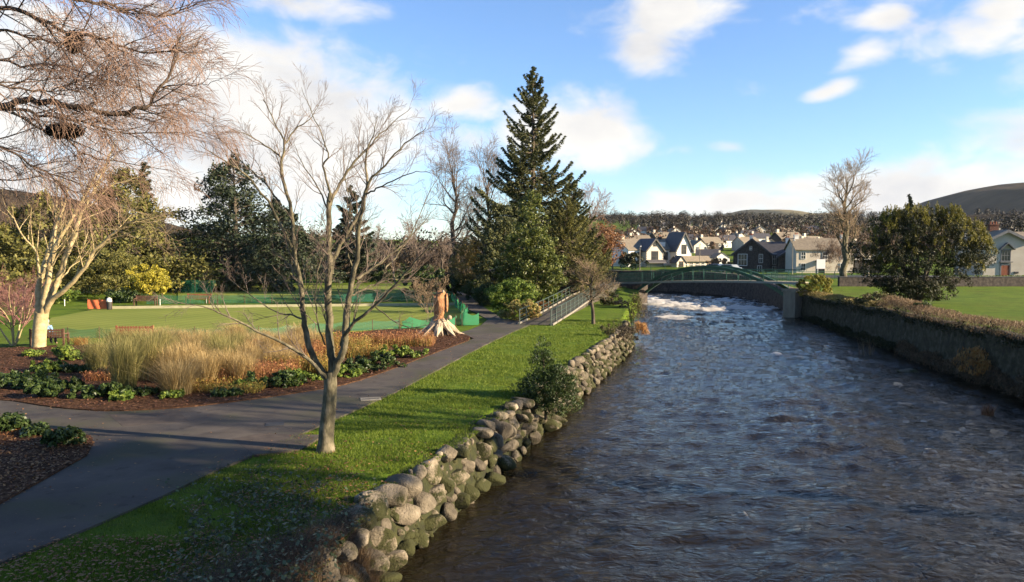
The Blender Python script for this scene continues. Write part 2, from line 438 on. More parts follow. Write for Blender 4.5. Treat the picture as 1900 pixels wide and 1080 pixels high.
PATH = gpts([(-900,1500),(-250,1200),(0,1045),(90,1010),(170,978),(290,925),(400,873),(500,832),(600,787),(670,757),(735,727),(820,682),(900,640),(960,612),(1012,592),
             (1006,582),(975,594),(935,592),(905,575),(888,562),(868,545),(848,540),(836,548),(852,565),(885,582),(905,593),(893,603),(872,612),(850,618),
             (879,628),(830,646),(780,665),(720,688),(640,715),(560,728),(450,744),(330,758),(200,764),(100,757),(0,740),(-400,730),(-1400,720),(-1500,800),(-300,795),(0,797),(60,797),(130,802),(168,812),(172,822),(160,845),(75,893),(0,935),(-300,1090),(-1300,1400)])
flat_poly('path', wobble(PATH, .02, 3), .012, M['tarmac'])
BED1 = gpts([(-400,728),(-300,640),(0,648),(75,643),(300,636),(520,640),(620,628),(700,612),(780,611),(850,617),(880,629),(830,647),(780,666),(720,689),(640,716),(560,729),(450,745),(330,759),(200,765),(100,758),(0,741)])
flat_poly('flower_bed', smooth_loop(BED1, 1), .045, M['mulch'])
BED2 = gpts([(-300,790),(0,795),(60,795),(130,801),(169,812),(174,823),(161,847),(76,895),(0,937),(-300,1092),(-700,1200),(-700,900)])
flat_poly('shaded_flower_bed', BED2, .045, M['mulch'])
GREEN = gpts([(55,628),(480,628),(760,606),(868,603),(848,566),(300,567),(190,572),(95,590)])
flat_poly('bowling_green', GREEN, .02, M['green'])
GREEN2 = gpts([(330,556),(830,552),(800,528),(330,532)])
flat_poly('upper_lawn', GREEN2, .02, M['green'])

# ---------------------------------------------------------------- water
def water_mat():
    m = bpy.data.materials.new('river_water'); m.use_nodes = True
    nt = m.node_tree; N = nt.nodes; L = nt.links
    b = N['Principled BSDF']
    b.inputs['Roughness'].default_value = .05; b.inputs['IOR'].default_value = 1.333
    b.inputs['Specular IOR Level'].default_value = .33
    tc = N.new('ShaderNodeTexCoord')
    mp = N.new('ShaderNodeMapping'); mp.inputs['Rotation'].default_value = (0, 0, math.radians(12)); mp.inputs['Scale'].default_value = (.75, 1.35, 1)
    L.new(tc.outputs['Object'], mp.inputs[0])
    n = N.new('ShaderNodeTexNoise'); n.inputs['Scale'].default_value = 3.0; n.inputs['Detail'].default_value = 5; n.inputs['Roughness'].default_value = .55; n.inputs['Distortion'].default_value = .9
    L.new(mp.outputs[0], n.inputs['Vector'])
    bp = N.new('ShaderNodeBump'); bp.inputs['Strength'].default_value = .75; bp.inputs['Distance'].default_value = .12
    L.new(n.outputs[0], bp.inputs['Height']); L.new(bp.outputs[0], b.inputs['Normal'])
    at = N.new('ShaderNodeAttribute'); at.attribute_name = 'foam'
    n3 = N.new('ShaderNodeTexNoise'); n3.inputs['Scale'].default_value = 11; n3.inputs['Detail'].default_value = 9; n3.inputs['Roughness'].default_value = .72; n3.inputs['Distortion'].default_value = 1.2
    mp3 = N.new('ShaderNodeMapping'); mp3.inputs['Scale'].default_value = (.8, 1.5, 1); L.new(tc.outputs['Object'], mp3.inputs[0]); L.new(mp3.outputs[0], n3.inputs['Vector'])
    ad = N.new('ShaderNodeMath'); ad.operation = 'ADD'; L.new(n3.outputs[0], ad.inputs[0]); L.new(at.outputs['Fac'], ad.inputs[1])
    mr = N.new('ShaderNodeMapRange'); mr.interpolation_type = 'SMOOTHSTEP'; mr.inputs['From Min'].default_value = .90; mr.inputs['From Max'].default_value = 1.12
    L.new(ad.outputs[0], mr.inputs['Value'])
    mx = N.new('ShaderNodeMix'); mx.data_type = 'RGBA'
    mx.inputs[6].default_value = (.011, .0085, .0045, 1); mx.inputs[7].default_value = (.42, .40, .37, 1)
    L.new(mr.outputs[0], mx.inputs[0]); L.new(mx.outputs[2], b.inputs['Base Color'])
    rr = N.new('ShaderNodeMapRange'); rr.inputs['To Min'].default_value = .05; rr.inputs['To Max'].default_value = .7
    L.new(mr.outputs[0], rr.inputs['Value']); L.new(rr.outputs[0], b.inputs['Roughness'])
    return m
ROCKS = [(G(1680,692,WATER)[0], G(1680,692,WATER)[1]), (G(1520,783,WATER)[0], G(1520,783,WATER)[1])]
def build_water():
    xs = np.arange(-12, 37, .17)
    ys = np.concatenate([np.arange(-30, 8, 1.0), np.geomspace(8, 150, 400)])
    X, Y = np.meshgrid(xs, ys)
    # current runs along the river: stretch waves across the flow, amplitude grows in the rapids
    mid = np.interp(Y, [0, 52, 72, 88, 100], [7, 17, 20, 23, 24])
    U = X - mid * .8; W = Y
    rap = np.exp(-((Y - 92) / 22) ** 2) + .9 * np.exp(-(((X - 13) / 4) ** 2 + ((Y - 26) / 7) ** 2)) + .9 * np.exp(-(((X - 20) / 3.5) ** 2 + ((Y - 34) / 9) ** 2)) + .5*np.exp(-(((X - 17) / 4) ** 2 + ((Y - 44) / 5) ** 2))
    rap = np.clip(rap, 0, 1)
    wx = U + 1.2 * (fbm(U * .35, W * .35, 21, 2) - .5); wy = W + 1.6 * (fbm(U * .3 + 7, W * .3, 22, 2) - .5)
    h = (fbm(wx * .5, wy * .8, 31, 2) - .5) * .28 + (fbm(wx * 1.3, wy * 2.1, 37, 3) - .5) * .26 + (1 - np.abs(2 * fbm(wx * .8, wy * 1.7, 41, 3) - 1)) * .16
    h = h * (.58 + np.where(Y > 60, .75, .35) * rap)
    edge = sstep(0, 2.5, X - xl(np.clip(Y, 1, 97))) 
    h *= .45 + .55 * edge
    Z = WATER + h - .03
    # foam where crests are high in fast water
    crest = (h - .10) * 2.6
    foam = np.clip(crest, -.4, .35) * (.3 + rap * np.where(Y < 60, .35, 1)) + np.exp(-((Y - 95) / 20) ** 2) * .085 + rap * .05 + (fbm(U * .18, W * .12, 55, 2) - .5) * .6 - .03
    # standing waves breaking at particular rocks
    for (px, py, ww, hh) in [(1510,778,55,5),(1215,562,70,8),(1245,590,60,6),(1300,575,80,8),(1395,573,50,6),(1440,662,25,3),(1540,685,50,6),(1205,555,40,5),(1350,560,50,4),(1380,960,18,3),(1570,860,20,3),(1720,840,25,3)]:
        g = G(px, py, WATER); sx = ww / FPX * g[1] * .5; sy = max(.5, hh * 4 * g[1] ** 2 / (FPX * 6.5) * .25)
        e = np.exp(-(((X - g[0]) / sx) ** 2 + ((Y - g[1]) / sy) ** 2))
        foam = foam + .55 * e * (.5 + fbm(X * 2, Y * 3, 60, 2)); Z = Z + .08 * e
    foam = np.where(Y > 7, foam, 0)
    n = len(xs); k = len(ys); idx = np.arange(n * k).reshape(k, n)
    F = np.stack([idx[:-1,:-1], idx[:-1,1:], idx[1:,1:], idx[1:,:-1]], -1).reshape(-1, 4)
    o = np_mesh('river', np.stack([X, Y, Z], -1).reshape(-1, 3), F, water_mat(), smooth=True)
    a = o.data.attributes.new('foam', 'FLOAT', 'POINT'); a.data.foreach_set('value', foam.ravel().astype(np.float32))
    tag(o, kind='structure')
build_water()

# ---------------------------------------------------------------- hills
def hill(name, prof, D, depth, m, seed, amp, zbase=0.0, n=160):
    """ridge line given as picture points at distance D; a real ridge with slopes on both sides"""
    P = np.array([A(x, y, D) for x, y in prof])
    xs = np.linspace(P[0,0], P[-1,0], n)
    rz = np.interp(xs, P[:,0], P[:,2])
    ts = np.concatenate([np.linspace(-1, 0, 34), np.linspace(.05, 1, 12)])
    X, T = np.meshgrid(xs, ts)
    Y = D + T * depth
    fr = (X - xs[0]) / (xs[-1] - xs[0])
    fall = np.cos(np.clip(np.abs(T), 0, 1) * math.pi / 2) ** 1.15
    nz = (fbm(X / amp / 9, Y / amp / 9, seed, 5) - .5) * amp * np.sin(np.clip(np.abs(T) * 2, 0, 1) * math.pi / 2)
    Z = zbase + (rz[None,:] - zbase) * fall + nz
    idx = np.arange(X.size).reshape(X.shape)
    F = np.stack([idx[:-1,:-1], idx[:-1,1:], idx[1:,1:], idx[1:,:-1]], -1).reshape(-1, 4)
    tag(np_mesh(name, np.stack([X, Y, Z], -1).reshape(-1, 3), F, m, smooth=True), kind='structure')
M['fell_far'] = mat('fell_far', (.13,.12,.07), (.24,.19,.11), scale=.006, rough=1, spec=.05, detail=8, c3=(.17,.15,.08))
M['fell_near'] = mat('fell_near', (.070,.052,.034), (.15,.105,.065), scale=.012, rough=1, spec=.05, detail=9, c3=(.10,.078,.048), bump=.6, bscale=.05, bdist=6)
M['wood_floor'] = mat('wood_floor', (.028,.022,.013), (.075,.052,.03), scale=.05, rough=1, spec=.05, detail=8)
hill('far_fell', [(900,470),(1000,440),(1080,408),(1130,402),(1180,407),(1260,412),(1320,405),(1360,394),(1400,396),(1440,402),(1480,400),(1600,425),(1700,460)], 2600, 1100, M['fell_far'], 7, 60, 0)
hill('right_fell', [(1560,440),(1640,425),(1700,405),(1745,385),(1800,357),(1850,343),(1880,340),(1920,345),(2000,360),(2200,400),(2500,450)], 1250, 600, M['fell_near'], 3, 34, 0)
hill('left_hill', [(-1200,270),(-700,280),(-300,310),(0,350),(90,362),(180,385),(260,405),(360,430),(450,452),(620,462),(780,462),(900,468)], 520, 250, M['wood_floor'], 4, 14, 0)
hill('wooded_hill', [(1080,465),(1150,442),(1230,426),(1270,418),(1330,419),(1400,422),(1480,410),(1600,410),(1700,402),(1800,412),(1900,408),(2100,380),(2400,400)], 640, 300, M['wood_floor'], 12, 14, 2)
# ---------------------------------------------------------------- vegetation tools
def quads(name, C, S, m, parent=None, rng=None, T=None, asp=.5, world=True, flat=0.0, shape='diamond', tjit=.35, N=None, njit=.55):
    """N small leaf faces. C centres, S half length, T preferred long axis (N,3) or None, flat -> normal biased up"""
    rng = rng or np.random.default_rng(1)
    C = np.asarray(C, float); n = len(C); S = np.broadcast_to(S, (n,)).astype(float)
    t = rng.normal(size=(n, 3))
    if T is not None:
        T = np.asarray(T, float); t = T / (np.linalg.norm(T, axis=1, keepdims=True) + 1e-9) + t * tjit
    t /= np.linalg.norm(t, axis=1, keepdims=True) + 1e-9
    if flat > 0: t[:, 2] *= (1 - flat); t /= np.linalg.norm(t, axis=1, keepdims=True)
    r = rng.normal(size=(n, 3))
    if flat > 0:
        b = np.cross(np.array([0, 0, 1.]) + r * (1 - flat) * .8, t)
    else: b = np.cross(r, t)
    if N is not None:
        nn = N + rng.normal(size=(n, 3)) * njit; nn /= np.linalg.norm(nn, axis=1, keepdims=True) + 1e-9
        t = t - nn * np.sum(t * nn, 1, keepdims=True); t /= np.linalg.norm(t, axis=1, keepdims=True) + 1e-9; b = np.cross(nn, t)
    b /= np.linalg.norm(b, axis=1, keepdims=True) + 1e-9
    s = S[:, None]
    if shape == 'diamond': V = np.stack([C + t*s, C + b*s*asp, C - t*s, C - b*s*asp], 1)
    else: V = np.stack([C + t*s + b*s*asp, C - t*s + b*s*asp, C - t*s - b*s*asp, C + t*s - b*s*asp], 1)
    V = V.reshape(-1, 3); F = np.arange(4 * n).reshape(-1, 4)
    return np_mesh(name, V, F, m, parent, world=world)
def clumped(rng, ell, nclump, cr, nleaf, shell=(.55, 1.0), up=.0):
    """ell: list of (cx,cy,cz,rx,ry,rz); returns leaf centres in clumps spread through the crown volume"""
    ell = np.array(ell, float); w = ell[:,3]*ell[:,4] + ell[:,3]*ell[:,5]; w = w / w.sum()
    k = rng.choice(len(ell), nclump, p=w)
    d = rng.normal(size=(nclump, 3)); d[:, 2] += up; d /= np.linalg.norm(d, axis=1, keepdims=True)
    rr = rng.uniform(shell[0], shell[1], nclump)[:, None]
    cc = ell[k, :3] + d * rr * ell[k, 3:6]
    crs = cr * rng.uniform(.55, 1.4, nclump)
    j = rng.integers(0, nclump, nleaf)
    d2 = rng.normal(size=(nleaf, 3)); d2 /= np.linalg.norm(d2, axis=1, keepdims=True)
    global CN
    CN = d2
    return cc[j] + d2 * (crs[j] * rng.uniform(.5, 1, nleaf) ** .6)[:, None] * np.array([1, 1, .8])
class P:  # branching parameters
    def __init__(s, **k): s.__dict__.update(k)
def grow(out, rng, p, d, L, r, lvl, prm):
    n = prm.n[lvl]; pts = [p.copy()]; rad = [r]; dirs = [d.copy()]
    wob = prm.wob[lvl]; up = prm.up[lvl]
    for i in range(n):
        d = d + rng.normal(size=3) * wob + np.array([0, 0, up])
        d /= np.linalg.norm(d)
        p = p + d * L / n
        pts.append(p.copy()); dirs.append(d.copy()); rad.append(max(prm.rmin, r * (1 - (i+1)/n * prm.taper)))
    out.append((lvl, pts, rad))
    spawn(out, rng, pts, dirs, rad, L, lvl, prm)
def spawn(out, rng, pts, dirs, rad, L, lvl, prm, t0=None, k=None):
    if lvl + 1 >= len(prm.n): return
    k = prm.k[lvl] if k is None else k
    k = int(k * rng.uniform(.8, 1.2) + .5)
    t0 = prm.t0[lvl] if t0 is None else t0
    m = len(pts) - 1
    for i in range(k):
        t = t0 + (1 - t0) * (i + rng.uniform(0, 1)) / k
        f = t * m; a = min(int(f), m - 1); f -= a
        q = pts[a] * (1 - f) + pts[a+1] * f; dd = dirs[a+1]
        rr = rad[a] * (1 - f) + rad[a+1] * f
        ax = rng.normal(size=3); ax -= dd * (ax @ dd); ax /= np.linalg.norm(ax)
        if prm.outup: ax[2] += prm.outup
        an = math.radians(prm.ang[lvl] * rng.uniform(.6, 1.3))
        nd = dd * math.cos(an) + ax * math.sin(an); nd /= np.linalg.norm(nd)
        LL = prm.len[lvl] * rng.uniform(.55, 1.2) * (1 - .45 * t)
        grow(out, rng, q, nd, LL, min(rr * .7, prm.rad[lvl]), lvl + 1, prm)
def tubes_fast(name, paths, n, m, parent=None, world=True):
    """thin twigs: all paths at once, n-sided, numpy"""
    Vs = []; Fs = []; base = 0
    groups = {}
    for pts, rad in paths: groups.setdefault(len(pts), []).append((pts, rad))
    for k, lst in groups.items():
        Pp = np.array([p for p, _ in lst]); R = np.array([r for _, r in lst])
        d = np.empty_like(Pp); d[:, 1:-1] = Pp[:, 2:] - Pp[:, :-2]; d[:, 0] = Pp[:, 1] - Pp[:, 0]; d[:, -1] = Pp[:, -1] - Pp[:, -2]
        d /= np.linalg.norm(d, axis=2, keepdims=True) + 1e-9
        ref = np.where(np.abs(d[:, :1, 2:3]) > .85, np.array([1., 0, 0]), np.array([0, 0, 1.]))
        x = np.cross(d, np.broadcast_to(ref, d.shape)); x /= np.linalg.norm(x, axis=2, keepdims=True) + 1e-9
        y = np.cross(d, x)
        ring = []
        for j in range(n):
            t = 2 * math.pi * j / n
            ring.append(Pp + (x * math.cos(t) + y * math.sin(t)) * R[..., None])
        V = np.stack(ring, 2)  # (m,k,n,3)
        mm = len(lst); idx = base + np.arange(mm * k * n).reshape(mm, k, n)
        a = idx[:, :-1, :]; b = np.roll(idx, -1, 2)[:, :-1, :]; c = np.roll(idx, -1, 2)[:, 1:, :]; e = idx[:, 1:, :]
        Fs.append(np.stack([a, b, c, e], -1).reshape(-1, 4)); Vs.append(V.reshape(-1, 3)); base += mm * k * n
    return np_mesh(name, np.vstack(Vs), np.vstack(Fs), m, parent, world=world, smooth=True)
def limb(pl, r0, r1, D0, D1, sub=4, jit=0.0, rng=None):
    """picture polyline -> world polyline whose depth runs D0..D1, resampled smoothly"""
    pl = np.array(pl, float); n = len(pl)
    t = np.arange(n); tt = np.linspace(0, n - 1, (n - 1) * sub + 1)
    # catmull-rom
    def cr(v, u):
        i = np.clip(np.floor(u).astype(int), 0, n - 2); f = u - i
        p0 = v[np.clip(i-1, 0, n-1)]; p1 = v[i]; p2 = v[i+1]; p3 = v[np.clip(i+2, 0, n-1)]
        return .5 * ((2*p1) + (-p0+p2)*f + (2*p0-5*p1+4*p2-p3)*f*f + (-p0+3*p1-3*p2+p3)*f**3)
    xs = cr(pl[:,0], tt); ys = cr(pl[:,1], tt); Ds = D0 + (D1 - D0) * tt / (n - 1)
    pts = [A(x, y, D) for x, y, D in zip(xs, ys, Ds)]
    if jit and rng is not None:
        for i in range(1, len(pts)): pts[i] = pts[i] + rng.normal(size=3) * jit
    rad = list(np.linspace(r0, r1, len(pts)))
    dirs = [None] * len(pts)
    for i in range(len(pts)):
        d = pts[min(i+1, len(pts)-1)] - pts[max(i-1, 0)]; dirs[i] = d / (np.linalg.norm(d) + 1e-9)
    Lg = sum(np.linalg.norm(pts[i+1]-pts[i]) for i in range(len(pts)-1))
    return pts, rad, dirs, Lg

def conifer_parts(rng, H, R, n_br, z0=.06, droop=.12, tipup=.25, leaf=.16, per=26, power=.9, irr=.25, sag=.25, dens_in=.25):
    """branch polylines and needle sprays, local coordinates"""
    C = []; T = []; S = []; br = []
    for i in range(n_br):
        t = z0 + (1 - z0) * ((i + rng.uniform()) / n_br) ** .95
        z = H * t
        L = R * ((1 - t) ** power) * (1 + rng.uniform(-irr, irr)) + .1
        a = rng.uniform(0, 2*math.pi)
        el = -droop + rng.uniform(-.1, .1) + .55 * t ** 3
        ns = 6; pts = []
        for j in range(ns + 1):
            f = j / ns
            rr = L * f; dz = L * (math.tan(el) * f - sag * f * (1 - f) * 1.0 + tipup * f ** 3 * .5)
            pts.append(np.array([math.cos(a) * rr, math.sin(a) * rr, z + dz]))
        br.append((pts, list(np.linspace(max(.012, .022 * L), .006, ns + 1))))
        k = max(5, int(per * L / R * 2.2)); 
        f = dens_in + (1 - dens_in) * rng.uniform(size=k) ** .7
        pp = np.array(pts); ff = f * ns; ii = np.clip(ff.astype(int), 0, ns - 1); fr = (ff - ii)[:, None]
        q = pp[ii] * (1 - fr) + pp[ii + 1] * fr
        side = np.array([-math.sin(a), math.cos(a), 0]); out = np.array([math.cos(a), math.sin(a), 0])
        w = rng.uniform(-1, 1, k) * (.26 * L * (1.05 - f)) * 1.3
        q = q + side * w[:, None]; q[:, 2] -= np.abs(w) * .35 + rng.uniform(0, .10, k) * L * .5
        C.append(q); T.append(out[None] * .8 + side[None] * np.sign(w)[:, None] * .6 + np.array([0, 0, -.3])); S.append(leaf * rng.uniform(.6, 1.35, k))
    return np.vstack(C), np.vstack(T), np.hstack(S), br
def conifer(name, label, loc, H, R, n_br, leafm, cat='conifer', seed=1, group=None, barkm=None, asp=.38, trunk_r=None, **kw):
    rng = np.random.default_rng(seed)
    t = thing(name, label, cat, loc, 0, group)
    C, T, S, br = conifer_parts(rng, H, R, n_br, **kw)
    tr = trunk_r or H * .016
    mb = MB(); mb.tube([(0,0,-.3),(0,0,H*.3),(0.02*H*.1,0,H*.7),(0,0,H)], [tr*1.15, tr*.8, tr*.4, .01], 8)
    mb.build('trunk', barkm or M['bark_dark'], t)
    tubes_fast('branches', br, 4, barkm or M['bark_dark'], t, world=False)
    quads('crown', C, S, leafm, t, rng, T=T, asp=asp, world=False)
    return t
def cedar(name, label, loc, H, R, leafm, seed, tiers=11, leaf=.32, per=520, cat='conifer', flat_top=.35, group=None, prof=None, flat=.3):
    rng = np.random.default_rng(seed); t = thing(name, label, cat, loc, 0, group)
    C = []; br = []
    for i in range(tiers):
        f = i / (tiers - 1); z = H * (.12 + .85 * f)
        rad = R * (prof(f) if prof else (1 - f) ** .75 + flat_top * .25)
        nb = 6 + int(3 * (1 - f))
        for j in range(nb):
            a = rng.uniform(0, 2*math.pi); L = rad * rng.uniform(.7, 1.12); zz = z + rng.uniform(-.03, .03) * H
            p0 = np.array([0, 0, zz - .06*H]); p1 = np.array([math.cos(a)*L*.5, math.sin(a)*L*.5, zz]); p2 = np.array([math.cos(a)*L, math.sin(a)*L, zz + .0*H])
            br.append(([p0, (p0+p1)/2 + [0,0,.01*H], p1, p2], [.05+.01*L, .05, .04, .015]))
            n = int(per / nb * (L / R + .2)) ; f2 = rng.uniform(.12, 1, n) ** .65
            w = rng.normal(size=n) * .20 * L * (1.2 - f2)
            q = np.outer(f2 * L, [math.cos(a), math.sin(a), 0]) + np.outer(w, [-math.sin(a), math.cos(a), 0]); q[:, 2] = zz + rng.normal(size=n) * .026 * H - .035 * H * f2 ** 2 * rng.uniform(.2,1.2)
            C.append(q)
    C = np.vstack(C)
    MB().tube([(0,0,-.3),(.1,0,H*.4),(0,.1,H*.98)], [H*.03, H*.02, .03], 8).build('trunk', M['bark_dark'], t)
    tubes_fast('branches', br, 4, M['bark_dark'], t, world=False)
    quads('crown', C, leaf * rng.uniform(.5, 1.3, len(C)), leafm, t, rng, asp=.55, world=False, flat=flat)
    return t
def bush(name, label, loc, ell, nclump, cr, nleaf, leaf, m, seed, cat='bush', group=None, asp=.55, shell=(.5,1.0), stems=5, T=None, zmin=.0, up=.2):
    """ell relative to loc"""
    rng = np.random.default_rng(seed); t = thing(name, label, cat, loc, 0, group)
    C = clumped(rng, ell, nclump, cr, nleaf, shell, up)
    nrm = CN[C[:, 2] > zmin]; C = C[C[:, 2] > zmin]
    TT = None if T is None else np.broadcast_to(np.array(T, float), C.shape)
    quads('foliage', C, leaf * rng.uniform(.55, 1.35, len(C)), m, t, rng, asp=asp, world=False, T=TT, N=nrm)
    mb = MB(); e = np.array(ell)
    for i in range(1):
        k = rng.integers(0, len(e)); a = rng.uniform(0, 6.28); q = e[k, :3] + np.array([math.cos(a), math.sin(a), 0]) * e[k, 3:6] * .5
        mb.tube([(e[k,0]*.5+.05*math.cos(a), e[k,1]*.5+.05*math.sin(a), -.15), tuple((e[k,:3]*.5 + q*.5) * [1,1,.6]), tuple(q)], [.05, .035, .012], 5)
    mb.build('stem', M['bark_dark'], t)
    return t
def bare_tree(name, label, loc, H, prm, seed, mt, mtw, r, cat='tree', group=None, trunk_frac=.35, nlimb=7, thick=2, limb_len=None, spread=30, lean=(0,0)):
    rng = np.random.default_rng(seed); t = thing(name, label, cat, loc, 0, group)
    out = []; n = 9; pts = []; rad = []; dirs = []
    top = H * (.80)
    for i in range(n + 1):
        f = i / n
        pts.append(np.array([lean[0]*f + rng.normal()*.012*H*(f>0), lean[1]*f + rng.normal()*.012*H*(f>0), f * top - .2*(i==0)])); rad.append(r * (1 - .82 * f))
    for i in range(n + 1):
        d = pts[min(i+1, n)] - pts[max(i-1, 0)]; dirs.append(d / np.linalg.norm(d))
    out.append((0, pts, rad))
    spawn(out, rng, pts, dirs, rad, H, 0, prm, t0=trunk_frac)
    mb = MB()
    for lvl, p, rd in out:
        if lvl < thick: mb.tube(p, rd, 7 if lvl == 0 else 5, cap=False)
    mb.build('trunk', mt, t, smooth=True)
    tubes_fast('twigs', [(p, rd) for lvl, p, rd in out if lvl >= thick], 3, mtw, t, world=False)
    return t
# ---------------------------------------------------------------- leaf colours
LM = {}
LM['spruce'] = leafmat('spruce_needles', [(.035,.048,.018),(.080,.092,.032),(.16,.155,.055)], .2, patch=.2, pscale=.5)
LM['holly'] = leafmat('holly_leaves', [(.04,.058,.013),(.10,.125,.026),(.20,.21,.05)], .2, rough=.4, patch=.3)
LM['cedar'] = leafmat('cedar_needles', [(.018,.030,.018),(.038,.055,.028),(.07,.085,.04)], .1, patch=.2, pscale=.3)
LM['olive'] = leafmat('olive_conifer', [(.075,.080,.020),(.15,.145,.036),(.23,.205,.055)], .2, patch=.35, pscale=.3)
LM['oliveb'] = leafmat('brown_green_leaves', [(.05,.05,.018),(.10,.09,.03),(.16,.13,.05)], .2, patch=.35, pscale=.3)
LM['yellow'] = leafmat('yellow_leaves', [(.20,.19,.02),(.42,.36,.04),(.60,.50,.07)], .3, patch=.3)
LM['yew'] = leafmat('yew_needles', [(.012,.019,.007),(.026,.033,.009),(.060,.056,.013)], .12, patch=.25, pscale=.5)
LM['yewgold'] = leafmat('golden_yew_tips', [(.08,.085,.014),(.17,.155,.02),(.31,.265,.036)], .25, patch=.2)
LM['shrub'] = leafmat('shrub_leaves', [(.02,.04,.012),(.045,.075,.018),(.085,.12,.03)], .2, rough=.45, patch=.2)
LM['bright'] = leafmat('bright_green_leaves', [(.05,.10,.015),(.13,.19,.03),(.27,.33,.05)], .3, patch=.3)
LM['varieg'] = leafmat('variegated_leaves', [(.06,.08,.02),(.22,.22,.05),(.45,.38,.12),(.40,.18,.07)], .25, patch=.25)
LM['rusty'] = leafmat('rusty_leaves', [(.13,.05,.02),(.25,.11,.04),(.35,.19,.08)], .3, patch=.3)
LM['deadleaf'] = leafmat('fallen_leaves', [(.09,.03,.012),(.22,.09,.03),(.36,.20,.08),(.16,.07,.03)], .1)
LM['chip'] = leafmat('bark_chips', [(.05,.02,.01),(.12,.05,.025),(.22,.10,.05)], 0)
LM['hedge'] = leafmat('clipped_golden_hedge', [(.12,.13,.015),(.24,.23,.03),(.36,.30,.05)], .25, patch=.3)
LM['brownhedge'] = leafmat('brown_winter_hedge', [(.12,.07,.04),(.22,.14,.075),(.33,.23,.12)], .2, patch=.4)
LM['straw'] = leafmat('straw_grass', [(.32,.21,.08),(.50,.36,.15),(.66,.50,.25)], .35, patch=.25)
LM['strawgreen'] = leafmat('green_straw_grass', [(.17,.17,.05),(.30,.27,.09),(.46,.38,.16)], .35, patch=.25)
LM['redstem'] = leafmat('red_brown_perennials', [(.16,.05,.025),(.34,.14,.06),(.5,.28,.11)], .2, patch=.35, pscale=.5)
LM['orange'] = leafmat('orange_grass', [(.30,.12,.03),(.45,.22,.06),(.5,.32,.12)], .3)
LM['bramble'] = leafmat('bramble_leaves', [(.03,.045,.02),(.07,.10,.045),(.15,.18,.10)], .2, rough=.4)
LM['winterwood'] = leafmat('winter_wood', [(.014,.012,.008),(.024,.018,.013),(.036,.024,.016),(.018,.021,.009)], .0, patch=.5, pscale=.04)
LM['blade'] = leafmat('grass_blades', [(.055,.105,.008),(.12,.18,.014),(.23,.28,.030)], .3, patch=.2, pscale=.8)
LM['darkbrush'] = leafmat('dark_dead_grass', [(.05,.032,.018),(.11,.072,.04),(.22,.15,.085)], .15, patch=.4, pscale=1.5)
LM['goldperen'] = leafmat('golden_red_perennials', [(.13,.05,.025),(.30,.15,.04),(.45,.32,.07),(.16,.17,.04)], .2, patch=.5, pscale=.9)
LM['nest'] = leafmat('nest_twigs', [(.015,.010,.008),(.04,.028,.02)], 0)

